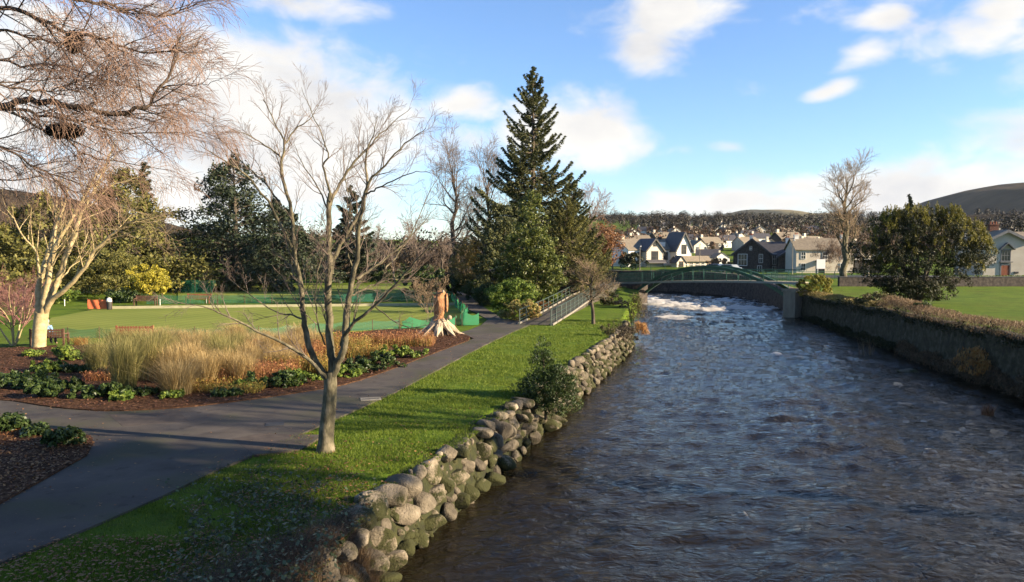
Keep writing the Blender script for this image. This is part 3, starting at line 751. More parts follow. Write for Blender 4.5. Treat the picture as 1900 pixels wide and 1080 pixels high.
# ---------------------------------------------------------------- main bare tree on the bank
def main_tree():
    rng = np.random.default_rng(11)
    b = G(605, 835); D = b[1]
    t = thing('bare_tree', 'bare grey barked tree with many forking stems on the grass bank beside the path', 'tree', tuple(b))
    s = D / FPX
    trunk = limb([(604,842),(606,800),(610,760),(613,720),(613,690)], .20, .15, D, D, 5)
    trunk[1][0] = .29; trunk[1][1] = .24; trunk[1][2] = .215
    L = []
    def a(pl, r0, r1, d0, d1): L.append(limb(pl, r0 * .78, r1 * .8, D + d0, D + d1, 4, .012, rng))
    a([(612,705),(596,692),(567,661),(522,635),(474,613),(422,587),(385,572),(335,562)], .07, .010, 0, -1.3)
    a([(606,702),(592,682),(574,643),(563,591),(559,535),(548,480),(541,396),(524,330),(522,300),(528,267),(511,230),(489,185)], .12, .012, 0, .5)
    a([(528,267),(548,241),(574,222),(590,195)], .03, .006, .45, .8)
    a([(522,293),(493,270),(463,252),(430,240)], .03, .006, .4, -.2)
    a([(541,459),(515,404),(474,344),(437,311),(400,289),(372,270)], .055, .007, .2, -1.0)
    a([(522,381),(489,337),(448,300),(407,256),(395,235)], .035, .006, .3, 1.4)
    a([(613,705),(617,680),(613,647),(611,591),(609,535),(612,480),(611,470),(611,396),(613,359)], .15, .075, 0, .2)
    a([(613,359),(600,307),(609,285),(585,222),(559,163)], .04, .005, .2, -.4)
    a([(613,381),(630,341),(659,300),(689,267),(715,241),(763,200)], .06, .006, .2, 1.2)
    a([(611,400),(590,350),(560,300),(545,262)], .03, .005, .2, 1.2)
    a([(614,705),(624,680),(637,647),(641,610),(647,554),(656,502),(663,470),(667,415),(674,381),(685,337),(715,307),(752,267),(792,237)], .13, .008, 0, -.9)
    a([(615,510),(620,480),(637,444),(667,396),(681,341),(678,285),(693,248),(700,215)], .085, .006, .25, .9)
    a([(634,640),(641,620),(659,598),(696,569),(733,528),(770,487),(800,455),(835,432)], .075, .008, -.1, -1.6)
    a([(696,569),(733,598),(770,608),(800,600)], .022, .004, -.6, -1.2)
    a([(652,548),(680,535),(715,521),(770,517),(800,520)], .035, .005, -.3, .9)
    a([(661,518),(690,498),(715,480),(760,440),(808,385)], .05, .006, -.3, .5)
    a([(563,595),(545,585),(511,578),(456,541),(420,515)], .035, .005, .1, 1.6)
    a([(715,500),(740,470),(770,420),(800,350),(820,320)], .03, .005, .2, 1.2)
    a([(679,360),(700,350),(740,330),(775,318),(800,322)], .03, .005, -.6, -1.3)
    a([(656,502),(640,440),(650,380),(640,330),(655,280)], .03, .005, -.2, -1.0)
    a([(603,640),(590,600),(585,540),(595,470),(590,420)], .03, .004, .1, -.8)
    prm = P(n=[5,5,4,3], k=[9,5,4], t0=[.15,.2,.2], wob=[.1,.10,.13,.16], up=[0,.035,.03,.02], ang=[36,38,40], len=[1.15,.50,.26], rad=[.016,.007,.004], taper=.75, rmin=.0028, outup=.25)
    out = []
    for i, (pts, rad, dirs, Lg) in enumerate(L):
        spawn(out, rng, pts, dirs, rad, Lg, 0, prm, k=max(5, int(Lg * 3.2)), t0=.28 if i in (1,6,10) else .15)
    mb = MB(); mb.tube(trunk[0], trunk[1], 14, cap=False)
    for pts, rad, dirs, Lg in L: mb.tube(pts, rad, 8, cap=False)
    mb.build('trunk', M['bark'], t, world=True, smooth=True)
    tubes_fast('twigs', [(p, r) for l, p, r in out], 3, M['twig_grey'], t)
main_tree()

# ---------------------------------------------------------------- pale many stemmed tree at left
def pale_tree():
    rng = np.random.default_rng(5)
    b = G(74, 645); D = b[1]
    t = thing('pale_tree', 'pale cream barked tree whose sunlit stems fan out above a pollarded trunk', 'tree', tuple(b))
    L = []
    def a(pl, r0, r1, d0, d1): L.append(limb(pl, r0 * .8, r1 * .8, D + d0, D + d1, 4, .02, rng))
    trunk = limb([(72,652),(73,625),(75,600),(78,580)], .33, .32, D, D, 4); trunk[1][0] = .40; trunk[1][1] = .36
    a([(72,585),(72,560),(74,522),(89,474),(100,437),(107,411),(122,374),(128,340)], .24, .03, 0, 1)
    a([(80,585),(83,560),(89,522),(96,478),(111,441),(141,393),(165,350),(178,322)], .26, .03, 0, -.5)
    a([(83,582),(92,560),(107,522),(122,478),(141,426),(148,400),(167,367),(181,341),(196,307),(205,280)], .24, .03, 0, .8)
    a([(84,580),(100,553),(130,530),(159,493),(185,456),(215,430),(244,411),(290,402)], .19, .02, 0, -1.5)
    a([(75,520),(72,507),(67,467),(44,441),(26,407),(12,390)], .10, .02, 0, -1)
    a([(96,480),(98,474),(102,411),(107,348),(112,320)], .09, .015, 0, 1.5)
    a([(141,430),(170,425),(215,428),(255,440),(290,443)], .05, .012, 0, -1.5)
    a([(141,393),(170,380),(205,345),(250,335)], .05, .012, .3, 1.8)
    a([(107,522),(125,505),(150,470),(165,430)], .06, .015, .3, 1.8)
    a([(165,360),(200,375),(260,395),(300,420)], .04, .01, .3, -1.8)
    prm = P(n=[5,6,5,3], k=[9,4,3], t0=[.2,.2,.25], wob=[.1,.09,.1,.12], up=[0,.03,.0,-.02], ang=[38,34,36], len=[2.6,1.2,.6], rad=[.035,.014,.008], taper=.75, rmin=.005, outup=.2)
    out = []
    for pts, rad, dirs, Lg in L: spawn(out, rng, pts, dirs, rad, Lg, 0, prm, k=max(4, int(Lg * 1.7)), t0=.3)
    mb = MB(); mb.tube(trunk[0], trunk[1], 14, cap=False)
    for pts, rad, dirs, Lg in L: mb.tube(pts, rad, 9, cap=False)
    for l, p, r in out:
        if l == 1: mb.tube(p, r, 5, cap=False)
    mb.build('trunk', M['bark_pale'], t, world=True, smooth=True)
    tubes_fast('twigs', [(p, r) for l, p, r in out if l > 1], 3, M['twig_tan'], t)
pale_tree()

# ---------------------------------------------------------------- overhanging tree, upper left
def overhang():
    rng = np.random.default_rng(8); D = 14.0
    t = thing('overhanging_birch', 'bare birch reaching in from the left with a haze of fine pinkish drooping twigs', 'tree', (-13.6, 13.5, 0))
    L = []
    def a(pl, r0, r1, d0, d1): L.append(limb(pl, r0 * .6, r1 * .8, D + d0, D + d1, 4, .02, rng))
    mb = MB()
    mb.tube([(-13.6,13.5,-.2),(-13.5,13.4,2),(-13.3,13.6,4.5),(-13.1,13.8,7),(-12.8,14,9.5),(-12.5,14,12)], [.42,.34,.29,.22,.15,.06], 12, cap=False)
    a([(-330,290),(-150,240),(0,200),(55,187),(104,191),(159,202),(207,211),(267,200),(296,163),(326,119),(330,89)], .13, .015, -.5, 0)
    a([(207,211),(240,206),(290,192),(340,200),(400,218)], .03, .006, 0, .5)
    a([(296,163),(330,158),(370,158),(410,150)], .02, .005, 0, -.6)
    a([(160,202),(178,190),(175,170),(165,160),(185,145),(240,130)], .03, .006, 0, 1)
    a([(-330,150),(-120,30),(0,18),(60,28),(130,60),(180,67),(230,90),(300,100),(330,80)], .09, .008, 0, -1.2)
    a([(180,67),(215,90),(250,105),(290,120)], .03, .006, -.8, .2)
    a([(-300,60),(-60,-60),(140,0),(190,5),(230,18),(290,30),(350,15),(400,-15)], .08, .008, .5, 1.3)
    a([(-330,300),(-120,120),(0,58),(50,72),(110,80),(170,110),(210,140)], .06, .006, -.6, .5)
    a([(-330,320),(-100,215),(37,203),(81,215),(148,222),(211,244),(326,247),(370,240)], .07, .006, .3, 1.4)
    a([(-330,330),(-100,260),(0,270),(74,315),(120,345),(160,365)], .06, .006, -1, .5)
    a([(22,207),(74,237),(126,259),(155,285),(207,296),(260,307),(320,318)], .04, .006, -.4, 1.0)
    a([(-300,100),(-60,-20),(60,-40),(160,-70),(260,-60),(360,-80)], .07, .008, -1.5, -.5)
    a([(-330,340),(-150,300),(-20,330),(60,330),(130,300)], .05, .006, 1, 2)
    a([(-330,200),(-80,110),(40,120),(120,125),(200,150),(260,165),(300,200)], .06, .006, 1.5, 2.5)
    a([(-330,250),(-80,150),(20,160),(90,165),(150,150),(200,120)], .05, .006, -1.6, -.8)
    prm = P(n=[5,6,6,5], k=[10,7,5], t0=[.15,.1,.1], wob=[.1,.10,.10,.07], up=[0,.0,-.05,-.16], ang=[42,42,40], len=[1.25,.75,.52], rad=[.014,.006,.0036], taper=.6, rmin=.0030, outup=.1)
    out = []
    for pts, rad, dirs, Lg in L:
        spawn(out, rng, pts, dirs, rad, Lg, 0, prm, k=int(Lg * 3.5), t0=.2)
        mb.tube(pts, rad, 7, cap=False)
    for l, p, r in out:
        if l == 1: mb.tube(p, r, 4, cap=False)
    mb.build('trunk', M['twig_dark'], t, world=True, smooth=True)
    fine = [(p, r) for l, p, r in out if l > 1]
    # twigs outside the picture need not be built
    keep = []
    for p, r in fine:
        q = p[0] - EYE; x = 950 + FPX * q[0] / q[1]
        if -120 < x < 450 and 540 - FPX * (q[2] / q[1]) > -400: keep.append((p, r))
    tubes_fast('twigs', keep, 3, M['twig_pink'], t)
    print('overhang twigs', len(keep))
    for (x, y, rx, ry, d, lab) in [(120,243,.34,.14,-.2,'dark ragged clump of twigs lodged under the thick overhanging branch'),
                                    (138,78,.16,.20,-.2,'small dark twig nest high in the overhanging birch'),]:
        c = A(x, y, D + d); n = thing('bird_nest', lab, 'nest', tuple(c))
        k = 2600; dd = rng.normal(size=(k, 3)); dd /= np.linalg.norm(dd, axis=1, keepdims=True)
        C = dd * (rng.uniform(0, 1, k) ** .6)[:, None] * np.array([rx, rx*.7, ry])
        quads('twig_mass', C, .05 * rng.uniform(.5, 1.6, k), LM['nest'], n, rng, asp=.22, world=False, T=np.tile([1, 0, .1], (k, 1)), tjit=.9)
overhang()

# ---------------------------------------------------------------- red twigged small tree, far left
def multi_stem(name, label, base, H, R, nst, prm, seed, mt, mtw, r=.05, cat='shrub'):
    rng = np.random.default_rng(seed); t = thing(name, label, cat, tuple(base)); out = []
    for i in range(nst):
        a = 2 * math.pi * (i + rng.uniform()) / nst; d = np.array([math.cos(a) * R / H, math.sin(a) * R / H, 1.]); d /= np.linalg.norm(d)
        grow(out, rng, np.array([math.cos(a)*r, math.sin(a)*r, -.1]), d, H * rng.uniform(.7, 1), r, 0, prm)
    mb = MB()
    for l, p, rd in out:
        if l == 0: mb.tube(p, rd, 5, cap=False)
    mb.build('stem', mt, t, smooth=True)
    tubes_fast('twigs', [(p, rd) for l, p, rd in out if l > 0], 3, mtw, t, world=False)
    return t
M['twig_red'] = mat('twig_red', (.22,.09,.08), (.38,.20,.17), scale=2, rough=.9)
PS = lambda H, wob=.1, k=(9,5,4), up=.03, ang=(35,38,40), taper=.75, rmin=.008, rad=(.03,.014,.009): P(n=[6,5,4,3], k=list(k), t0=[.25,.2,.2], wob=[wob]*4, up=[up]*4, ang=list(ang), len=[H*.42, H*.2, H*.1], rad=list(rad), taper=taper, rmin=rmin, outup=.15)
multi_stem('red_twigged_tree', 'small leafless tree with pinkish red twigs at the far left beside the pale tree', G(25, 640), 3.9, 1.9, 6, PS(3.9, rmin=.006), 3, M['bark_pale'], M['twig_red'], .05, 'tree')
multi_stem('red_twigged_shrub', 'red twigged winter shrub behind the pale tree at the edge of the bowling green', G(45, 600), 3.4, 2.8, 8, PS(3.4, rmin=.010), 9, M['twig_red'], M['twig_red'], .04)

# ---------------------------------------------------------------- big conifers in the middle
def at(x, y, z=0.0): return tuple(G(x, y, z))
def dat(x, D, z=0.0):
    d = ray(x, 500); return (float(d[0] / d[1] * D), float(D), z)
conifer('tall_spruce', 'tallest spruce with a narrow pointed top rising over the park ramp', dat(988, 82), 24.6, 6.6, 330, LM['spruce'], 'spruce', seed=21, per=190, leaf=.19, power=.85, droop=-.05, tipup=.4, sag=.45, irr=.5, asp=.28)
conifer('leaning_spruce', 'shorter thin spruce half hidden on the right flank of the tall one', dat(1060, 88), 13.5, 4.6, 150, LM['spruce'], 'spruce', seed=23, per=130, leaf=.2, droop=-.15, tipup=.5, irr=.3, asp=.28)
rng0 = np.random.default_rng(2)
bush('holly_tree', 'broad glossy green holly shaped like a cone in front of the tall spruce', dat(985, 65.5), [(0,0,3.0,3.1,3.0,2.3),(0,0,5.2,2.7,2.6,2.4),(.05,0,7.4,1.8,1.8,1.9),(0,0,9.2,1.0,.95,1.5),(-1.2,0,3.6,2.0,2,2.6),(1.4,-.2,3.4,1.9,2,2.4)], 420, .42, 30000, .10, LM['holly'], 31, 'tree', shell=(.55,1.05), zmin=.5).scale = (.95, .95, .95)
bush('dark_evergreen', 'dark ragged evergreen filling the left side of the holly', dat(925, 72), [(0,0,2.6,2.7,2.2,2.6),(.3,0,5.8,2.0,1.9,2.6),(.5,0,8.4,1.2,1.2,1.6)], 170, .45, 13000, .12, LM['spruce'], 33, 'tree')
conifer('feathery_conifer', 'feathery olive conifer leaning out right of the holly above the railing', dat(1050, 74), 10.2, 4.6, 190, LM['olive'], 'conifer', seed=41, per=150, leaf=.14, droop=-.3, tipup=.5, irr=.3, asp=.25)

# rhododendrons and shrubs by the ramp
bush('rhododendron_bush', 'large domed rhododendron with yellow green top beside the park ramp', at(950,581), [(0,0,1.2,2.1,1.6,1.4),(.5,0,1.9,1.4,1.2,.95),(-.8,0,1.1,1.4,1.3,1.1)], 160, .34, 15000, .08, LM['bright'], 51, 'bush')
bush('dark_round_bush', 'dark round bush closest to the left of the rhododendron', at(903,567), [(0,0,.9,1.35,1.2,1.1)], 80, .3, 6000, .08, LM['shrub'], 52)
bush('dark_round_bush', 'smaller dark round bush furthest left beside the shaded path', at(880,557), [(0,0,.9,1.3,1.1,1.1)], 70, .3, 5000, .08, LM['shrub'], 53)
bush('variegated_bush', 'low variegated bush with yellow and reddish leaves at the corner of the ramp', at(960,594), [(0,0,.6,1.45,.8,.75),(.9,.5,.6,.9,.8,.7)], 110, .22, 11000, .06, LM['varieg'], 54)
bush('yellow_shrub', 'yellow green shrub behind the left rail of the ramp', at(1012,566), [(0,0,.8,1.7,1.2,.95)], 60, .3, 3500, .1, LM['bright'], 55)
bush('ramp_shrub', 'brown leaved shrub growing through the left rail of the ramp', at(1000,578), [(0,0,.4,1.1,.5,.45)], 40, .2, 2000, .06, LM['rusty'], 56)
bush('golden_tree', 'small tree with fine golden brown foliage left of the dark evergreen', dat(868, 78), [(0,0,3.0,2.4,2,2.2),(.2,0,5,1.7,1.6,1.6)], 90, .5, 5500, .12, leafmat('golden_twigs', [(.14,.10,.025),(.26,.19,.05),(.38,.28,.08)], .3, patch=.2), 57, 'tree', shell=(.3,1), asp=.3)
bush('dark_undergrowth', 'dark evergreen undergrowth below the golden tree beside the lawn edge', dat(810, 84), [(0,0,.9,4.5,1.5,1.3),(2,0,1.2,2,1.4,1.4)], 90, .45, 5000, .16, LM['shrub'], 58)
bush('rusty_beech', 'rust brown beech tree behind the thin spruce beside the white pub', dat(1108, 118), [(0,0,5,4.2,3,4),(1,0,7,3,2.4,2.6)], 130, .8, 8000, .2, LM['rusty'], 59, 'tree', shell=(.3,1), asp=.35)

# ---------------------------------------------------------------- tall bare trees
PB = P(n=[9,7,6,5,4], k=[13,6,5,4], t0=[.3,.25,.2,.15], wob=[.1,.11,.13,.14,.15], up=[0,.045,.03,.02,.0], ang=[50,42,40,42], len=[7.2,3.8,2.0,1.1], rad=[.14,.06,.03,.018], taper=.8, rmin=.013, outup=.25)
bare_tree('tall_bare_tree', 'tall twiggy bare tree standing nearest left of the spruce', dat(842, 92), 18.5, PB, 61, M['bark_dark'], M['twig_grey'], .42, trunk_frac=.22)
bare_tree('tall_bare_tree', 'second tall bare tree directly behind the golden tree with wide spreading limbs', dat(905, 90), 16.5, PB, 62, M['bark_dark'], M['twig_grey'], .36, trunk_frac=.25)
bare_tree('tall_bare_tree', 'bare reddish tree showing behind the right flank of the tall spruce', dat(1092, 100), 13.5, P(**{**PB.__dict__, 'len':[4.5,2.2,1.3,.8]}), 63, M['bark_dark'], M['twig_pink'], .25, trunk_frac=.2)
bare_tree('lone_bare_tree', 'lone bare tree with upswept branches on the right hand lawn left of the yew', dat(1568, 96, 1.0), 15.8, P(**{**PB.__dict__, 'len':[5.0,2.9,1.6,.9], 'up':[0,.10,.05,.03,.0], 'ang':[55,38,38,40], 'k':[17,7,5,4]}), 64, M['bark'], M['twig_tan'], .48, trunk_frac=.2)
# small tree on the lawn by the railing
def small_tree():
    b = at(1101, 601)
    rng = np.random.default_rng(71); t = thing('small_lawn_tree', 'small dark stemmed tree with a drooping brown twiggy crown on the lawn by the railing', 'tree', b)
    out = []
    pts = [np.array(p) for p in [(0,0,-.1),(-.02,0,.5),(-.05,0,1.0),(-.15,0,1.6),(-.2,0,2.2),(-.15,0,2.8),(0,0,3.6)]]
    rad = [.15,.12,.11,.10,.08,.06,.03]; dirs = [np.array([0,0,1.])] * 7
    prm = P(n=[6,6,5,4], k=[16,7,6], t0=[.4,.15,.1], wob=[.1,.13,.14,.12], up=[0,.03,-.04,-.1], ang=[62,40,40], len=[2.3,1.1,.6], rad=[.045,.018,.010], taper=.7, rmin=.007, outup=.3)
    spawn(out, rng, pts, dirs, rad, 4.2, 0, prm)
    mb = MB(); mb.tube(pts, rad, 9, cap=False)
    for l, p, r in out:
        if l == 1: mb.tube(p, r, 5, cap=False)
    mb.build('trunk', M['bark_dark'], t, smooth=True)
    tubes_fast('twigs', [(p, r) for l, p, r in out if l > 1], 3, M['twig_tan'], t, world=False)
    C = clumped(rng, [(0,0,2.9,1.6,1.5,1.5)], 70, .35, 2600, (.4, 1.05))
    quads('leaves', C, .045, LM['oliveb'], t, rng, world=False)
small_tree()

# ---------------------------------------------------------------- bank plants on the left bank
def conebush():
    b = G(1013, 742, -.15)
    rng = np.random.default_rng(81); t = thing('bank_conifer', 'dark green young conifer bush with a soft pointed top growing out of the boulder bank', 'conifer', tuple(b))
    ell = [(0,0,.35,.72,.6,.6),(-.12,0,.95,.48,.42,.5),(-.10,0,1.40,.26,.25,.38),(-.09,0,1.72,.11,.11,.26),(.42,-.1,.15,.52,.45,.55),(-.45,.05,.25,.42,.4,.45),(.25,-.2,.75,.36,.3,.4)]
    C = clumped(rng, ell, 260, .16, 21000, (.45, 1.08)); nr = CN
    C = C * 1.22
    quads('foliage', C, .038 * rng.uniform(.6, 1.5, len(C)), LM['shrub'], t, rng, T=C * [1, 1, .2] + [0, 0, .45], asp=.3, world=False, N=nr, njit=.8)
    mb = MB()
    mb.tube([(0,0,-.7),(-.05,0,.4),(-.09,0,1.6)], [.06,.04,.01], 6)
    mb.build('trunk', M['bark_dark'], t)
conebush()
bush('bank_shrub', 'thin twiggy yellow green shrub at the river edge beyond the small lawn tree', at(1178,600,-.1), [(0,0,1.0,.75,.7,1.0),(.1,0,1.6,.55,.5,.6)], 60, .25, 2400, .06, LM['oliveb'], 82, asp=.3, shell=(.2,1))
bush('dark_bank_bush', 'dark leafless brushwood hanging over the wall at the river bend', at(1160,630,-.4), [(0,0,.1,.8,1.6,.75),(.1,2.0,.1,.7,1.6,.8)], 60, .3, 3500, .07, leafmat('dark_brush', [(.03,.02,.012),(.06,.045,.02)], .1), 83, asp=.25)
bush('orange_grass_tuft', 'orange brown dead grass hanging over the water below the bank shrub', at(1187,618,-.9), [(0,0,.2,.45,1.4,.6)], 30, .25, 1600, .1, LM['orange'], 84, asp=.15, T=(0,.1,1))
bush('small_bank_tuft', 'small grey green tuft on top of the boulder wall where it ends', at(1127,622,0), [(0,0,.35,.45,.4,.4)], 20, .15, 900, .06, LM['oliveb'], 85, asp=.25, T=(0,0,1))
bush('compost_bush', 'dark round clipped bush low on the lawn beyond the small tree', at(1133,566), [(0,0,.55,.95,.8,.75)], 40, .25, 2200, .08, LM['yew'], 86)
bush('pale_dead_shrub', 'pale brown dead shrub right of the dark round bush', at(1154,570), [(0,0,.3,.7,.5,.35)], 24, .15, 900, .06, LM['brownhedge'], 87)

# ---------------------------------------------------------------- park background, left
cedar('layered_cedar', 'dark layered cedar with flat tiers left of the bare tree', dat(437, 98), 17.0, 9.6, LM['cedar'], 91, tiers=14, per=1900, leaf=.22, prof=lambda f: .95 * (1 - f) ** .62 + .10)
cedar('spreading_conifer', 'wide olive green conifer sloping down to the right behind the yellow tree', dat(235, 92), 15.0, 12.5, LM['olive'], 92, tiers=14, per=2300, leaf=.22, prof=lambda f: .90 * (1 - f) ** .8 + .10)
cedar('spreading_conifer', 'dark conifer behind the pale tree at the left edge', dat(85, 86), 11.5, 9.0, LM['olive'], 93, tiers=12, per=1900, leaf=.22)
cedar('spreading_conifer', 'olive conifer at the far left behind the red twigs', dat(-30, 75), 8.5, 8.0, LM['olive'], 94, tiers=10, per=1800, leaf=.2)
conifer('column_conifer', 'thin dark columnar conifer tip rising above the wide olive conifer', dat(273, 100), 16.5, 1.3, 90, LM['cedar'], seed=95, per=60, leaf=.3, power=.4)
conifer('far_spruce', 'dark spruce seen between the stems of the bare tree', dat(652, 118), 15.0, 5.2, 120, LM['cedar'], seed=96, per=80, leaf=.36, droop=.0, irr=.35)
cedar('dark_conifer', 'broad dark conifer right of the layered cedar reaching to the bare tree', dat(515, 108), 12.0, 9.0, LM['cedar'], 97, tiers=12, per=1800, leaf=.24)
bush('round_tree', 'rounded olive shrubbery beneath the wide conifer left of the yellow tree', dat(185, 78), [(0,0,2.6,3.4,2.5,2.6),(-2.6,0,2.2,2.4,2,2.3),(1.8,.5,3.0,2.2,2,2)], 220, .5, 18000, .10, LM['olive'], 98, 'tree')
bush('yellow_tree', 'bright yellow leaved round tree at the far edge of the bowling green', dat(272, 74), [(0,0,2.0,2.1,1.8,1.7),(.5,0,1.7,1.9,1.6,1.4)], 150, .32, 12000, .09, LM['yellow'], 99, 'tree', zmin=.7)
bush('hedge', 'dark green clipped hedge beside the orange screen across the bowling green', dat(118, 71), [(0,0,.7,1.6,.7,.7),(-2,0,.6,1.5,.7,.6)], 70, .3, 4000, .1, LM['bright'], 100)
bush('laurel_hedge', 'glossy laurel hedge between the orange screen and the yellow tree', dat(238, 72.5), [(0,0,.55,2.2,.6,.6),(-1.2,0,.5,1.5,.6,.6)], 80, .25, 4500, .1, LM['shrub'], 101)
bush('low_shrubs', 'low olive shrubs beneath the layered cedar beyond the netting', dat(395, 92), [(0,0,.8,5,1.5,.9),(6,0,.7,5,1.5,.8),(-5,0,1.0,3,1.5,1.1)], 120, .5, 6000, .16, LM['oliveb'], 102)
bush('brown_thicket', 'brown leafless thicket behind the upper lawn right of the bare tree', dat(735, 128), [(0,0,2.2,9,3,3.2),(8,0,3,6,3,4),(-8,0,1.6,6,3,2.6)], 220, 1.0, 11000, .28, leafmat('thicket_twigs', [(.06,.04,.025),(.13,.09,.05),(.20,.14,.08)], .2, patch=.4, pscale=.2), 103, 'thicket', asp=.22, shell=(.3,1))
bush('green_thicket', 'dark green shrubs behind the upper lawn between the bare tree stems', dat(585, 132), [(0,0,2.0,9,3,2.4),(-8,0,3.0,6,3,4.4)], 160, .9, 8000, .3, LM['spruce'], 104, 'thicket')
bush('green_thicket', 'green shrubs along the far end of the upper lawn below the brown thicket', dat(700, 120), [(0,0,.9,8,1.4,1.1),(7,0,1.2,4,1.4,1.4)], 120, .5, 6000, .2, LM['shrub'], 105, 'thicket')
multi_stem('spindly_shrub', 'spindly bare shrub behind the carved stump at the lawn edge', dat(795, 60), 2.8, 2.3, 8, PS(2.8, rmin=.011), 106, M['twig_tan'], M['twig_tan'], .035)
P2 = P(**{**PB.__dict__, 'len':[4.0,2.0,1.2,.8], 'k':[11,5,4,3], 'rmin':.02})
pbt = bare_tree('background_bare_tree', 'slender bare tree in the row behind the far lawn left of the tall bare trees', dat(770, 135), 12, P2, 107, M['bark_dark'], M['twig_grey'], .25, trunk_frac=.15, group='bare trees behind the park lawn')
index_children(pbt)
for (x, D, s, rz, lab) in [(700,140,.9,1,'bare tree in the row behind the far lawn just right of the dark far spruce'), (590,138,.85,2.1,'bare tree in the row behind the far lawn left of the dark far spruce'), (820,125,.75,3,'small bare tree in the row below the tall bare trees'), (1135,150,.8,4,'bare tree behind the rusty beech near the pub')]:
    c = copy_tree(pbt); c.location = dat(x, D); c.scale = (s, s, s); c.rotation_euler[2] = rz; c['label'] = lab

# ---------------------------------------------------------------- right lawn: yew, hedges
def yew():
    loc = dat(1700, 61, .95)
    rng = np.random.default_rng(111); t = thing('yew_tree', 'big dark yew with golden upright tips on the right hand lawn', 'tree', loc)
    rs = np.random.default_rng(5)
    ell = [(-.2,0,2.6,3.6,2.6,2.3),(-.3,-.5,.9,2.4,1.9,1.1),(-1.7,-.3,1.2,1.5,1.4,1.2),(1.2,-.6,1.1,1.7,1.5,1.2),(-.3,-.9,.8,1.8,1.4,.95)]
    for (x, z, r) in [(-3.6,4.2,1.5),(-3.9,2.8,1.3),(-2.9,5.6,1.1),(-1.9,5.2,1.5),(-.9,6.2,1.2),(.2,5.6,1.5),(1.0,6.6,.95),(1.9,5.6,1.3),(2.7,4.3,1.5),(3.5,5.9,1.0),(4.4,5.2,1.1),(4.0,4.0,1.5),(5.0,3.6,1.2),(4.8,2.4,1.1),(3.2,2.4,1.4),(-2.6,2.2,1.3),(.5,3.8,1.8),(-1.0,3.4,1.7),(5.3,4.5,.8),(2.3,6.5,.8),(-2.1,6.4,.8)]:
        ell.append((x, rs.uniform(-.9, .9), z, r, r * .95, r * 1.05))
    C = clumped(rng, ell, 1000, .36, 56000, (.6, 1.02))
    nrm = CN[C[:,2] > .05]; C = C[C[:,2] > .05]
    quads('crown', C, .085 * rng.uniform(.6, 1.3, len(C)), LM['yew'], t, rng, asp=.36, world=False, T=np.tile([0,0,1.], (len(C),1)), tjit=.8, N=nrm)
    # upright golden sprays around the top and the sunny side
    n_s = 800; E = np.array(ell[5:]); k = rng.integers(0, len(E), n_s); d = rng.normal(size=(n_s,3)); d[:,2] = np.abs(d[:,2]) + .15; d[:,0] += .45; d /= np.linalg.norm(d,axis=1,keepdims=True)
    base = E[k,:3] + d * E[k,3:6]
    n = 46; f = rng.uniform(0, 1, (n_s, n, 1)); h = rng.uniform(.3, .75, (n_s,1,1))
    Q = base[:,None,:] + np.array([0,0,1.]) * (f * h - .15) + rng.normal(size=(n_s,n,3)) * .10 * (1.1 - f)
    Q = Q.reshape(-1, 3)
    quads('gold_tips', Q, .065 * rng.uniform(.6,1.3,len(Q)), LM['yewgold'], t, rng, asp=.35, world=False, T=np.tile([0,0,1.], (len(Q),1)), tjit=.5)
    mb = MB()
    for i in range(6):
        a = i; mb.tube([(math.cos(a)*.3, math.sin(a)*.3, -.2), (math.cos(a)*.7, math.sin(a)*.7, 1.5), (math.cos(a)*1.5, math.sin(a)*1.4, 4)], [.2,.15,.06], 6)
    mb.build('trunk', M['bark_dark'], t)
yew()
bush('golden_bush', 'rounded golden green clipped bush beside the concrete bridge pier', dat(1510, 72, .6), [(0,0,.9,1.6,1.3,1.25),(.6,-.2,1.0,1.1,1.0,1.0)], 130, .2, 12000, .06, LM['hedge'], 112, shell=(.8,1))
def hedge_strip(name, label, pts, w, h, m, seed, n, leaf, cat='hedge', asp=.4, T=None, zf=None, irr=.25):
    """irregular hedge along a ground line"""
    rng = np.random.default_rng(seed); pts = np.array(pts, float)
    t = thing(name, label, cat, tuple(pts[0]))
    seg = np.linalg.norm(np.diff(pts, axis=0), axis=1); cum = np.concatenate([[0], np.cumsum(seg)])
    u = rng.uniform(0, cum[-1], n); i = np.clip(np.searchsorted(cum, u) - 1, 0, len(seg) - 1); f = (u - cum[i]) / seg[i]
    q = pts[i] * (1 - f[:,None]) + pts[i+1] * f[:,None]
    dr = (pts[i+1] - pts[i]) / seg[i][:,None]; nr = np.stack([-dr[:,1], dr[:,0], 0*dr[:,0]], 1)
    hh = h * (1 - irr + 2 * irr * fbm(u * .8, 0 * u, seed)); 
    a = rng.uniform(0, math.pi, n); rr = rng.uniform(.7, 1.05, n)
    q = q + nr * (np.cos(a) * w * rr)[:,None]; q[:,2] += np.sin(a) ** .6 * hh * rr
    quads('foliage', q, leaf * rng.uniform(.5, 1.4, n), m, t, rng, asp=asp, T=None if T is None else np.tile(T, (n,1)), tjit=.6)
    return t
Yr = np.array([22, 27, 30, 33.5, 38, 43, 47])
hedge_strip('brown_hedge', 'long brown twiggy winter hedge along the top of the right hand river wall', [(xr(y)+.7, y, zright(y)-.12) for y in Yr], 1.0, .68, LM['brownhedge'], 113, 24000, .065, asp=.16, T=(0,.1,1))
hedge_strip('brown_hedge', 'shorter brown hedge beside the dark round hedge in front of the yew', [(xr(y)+1.0, y, zright(y)-.05) for y in (47.5, 50, 53)], .9, .85, LM['brownhedge'], 114, 8000, .065, asp=.16, T=(0,0,1))
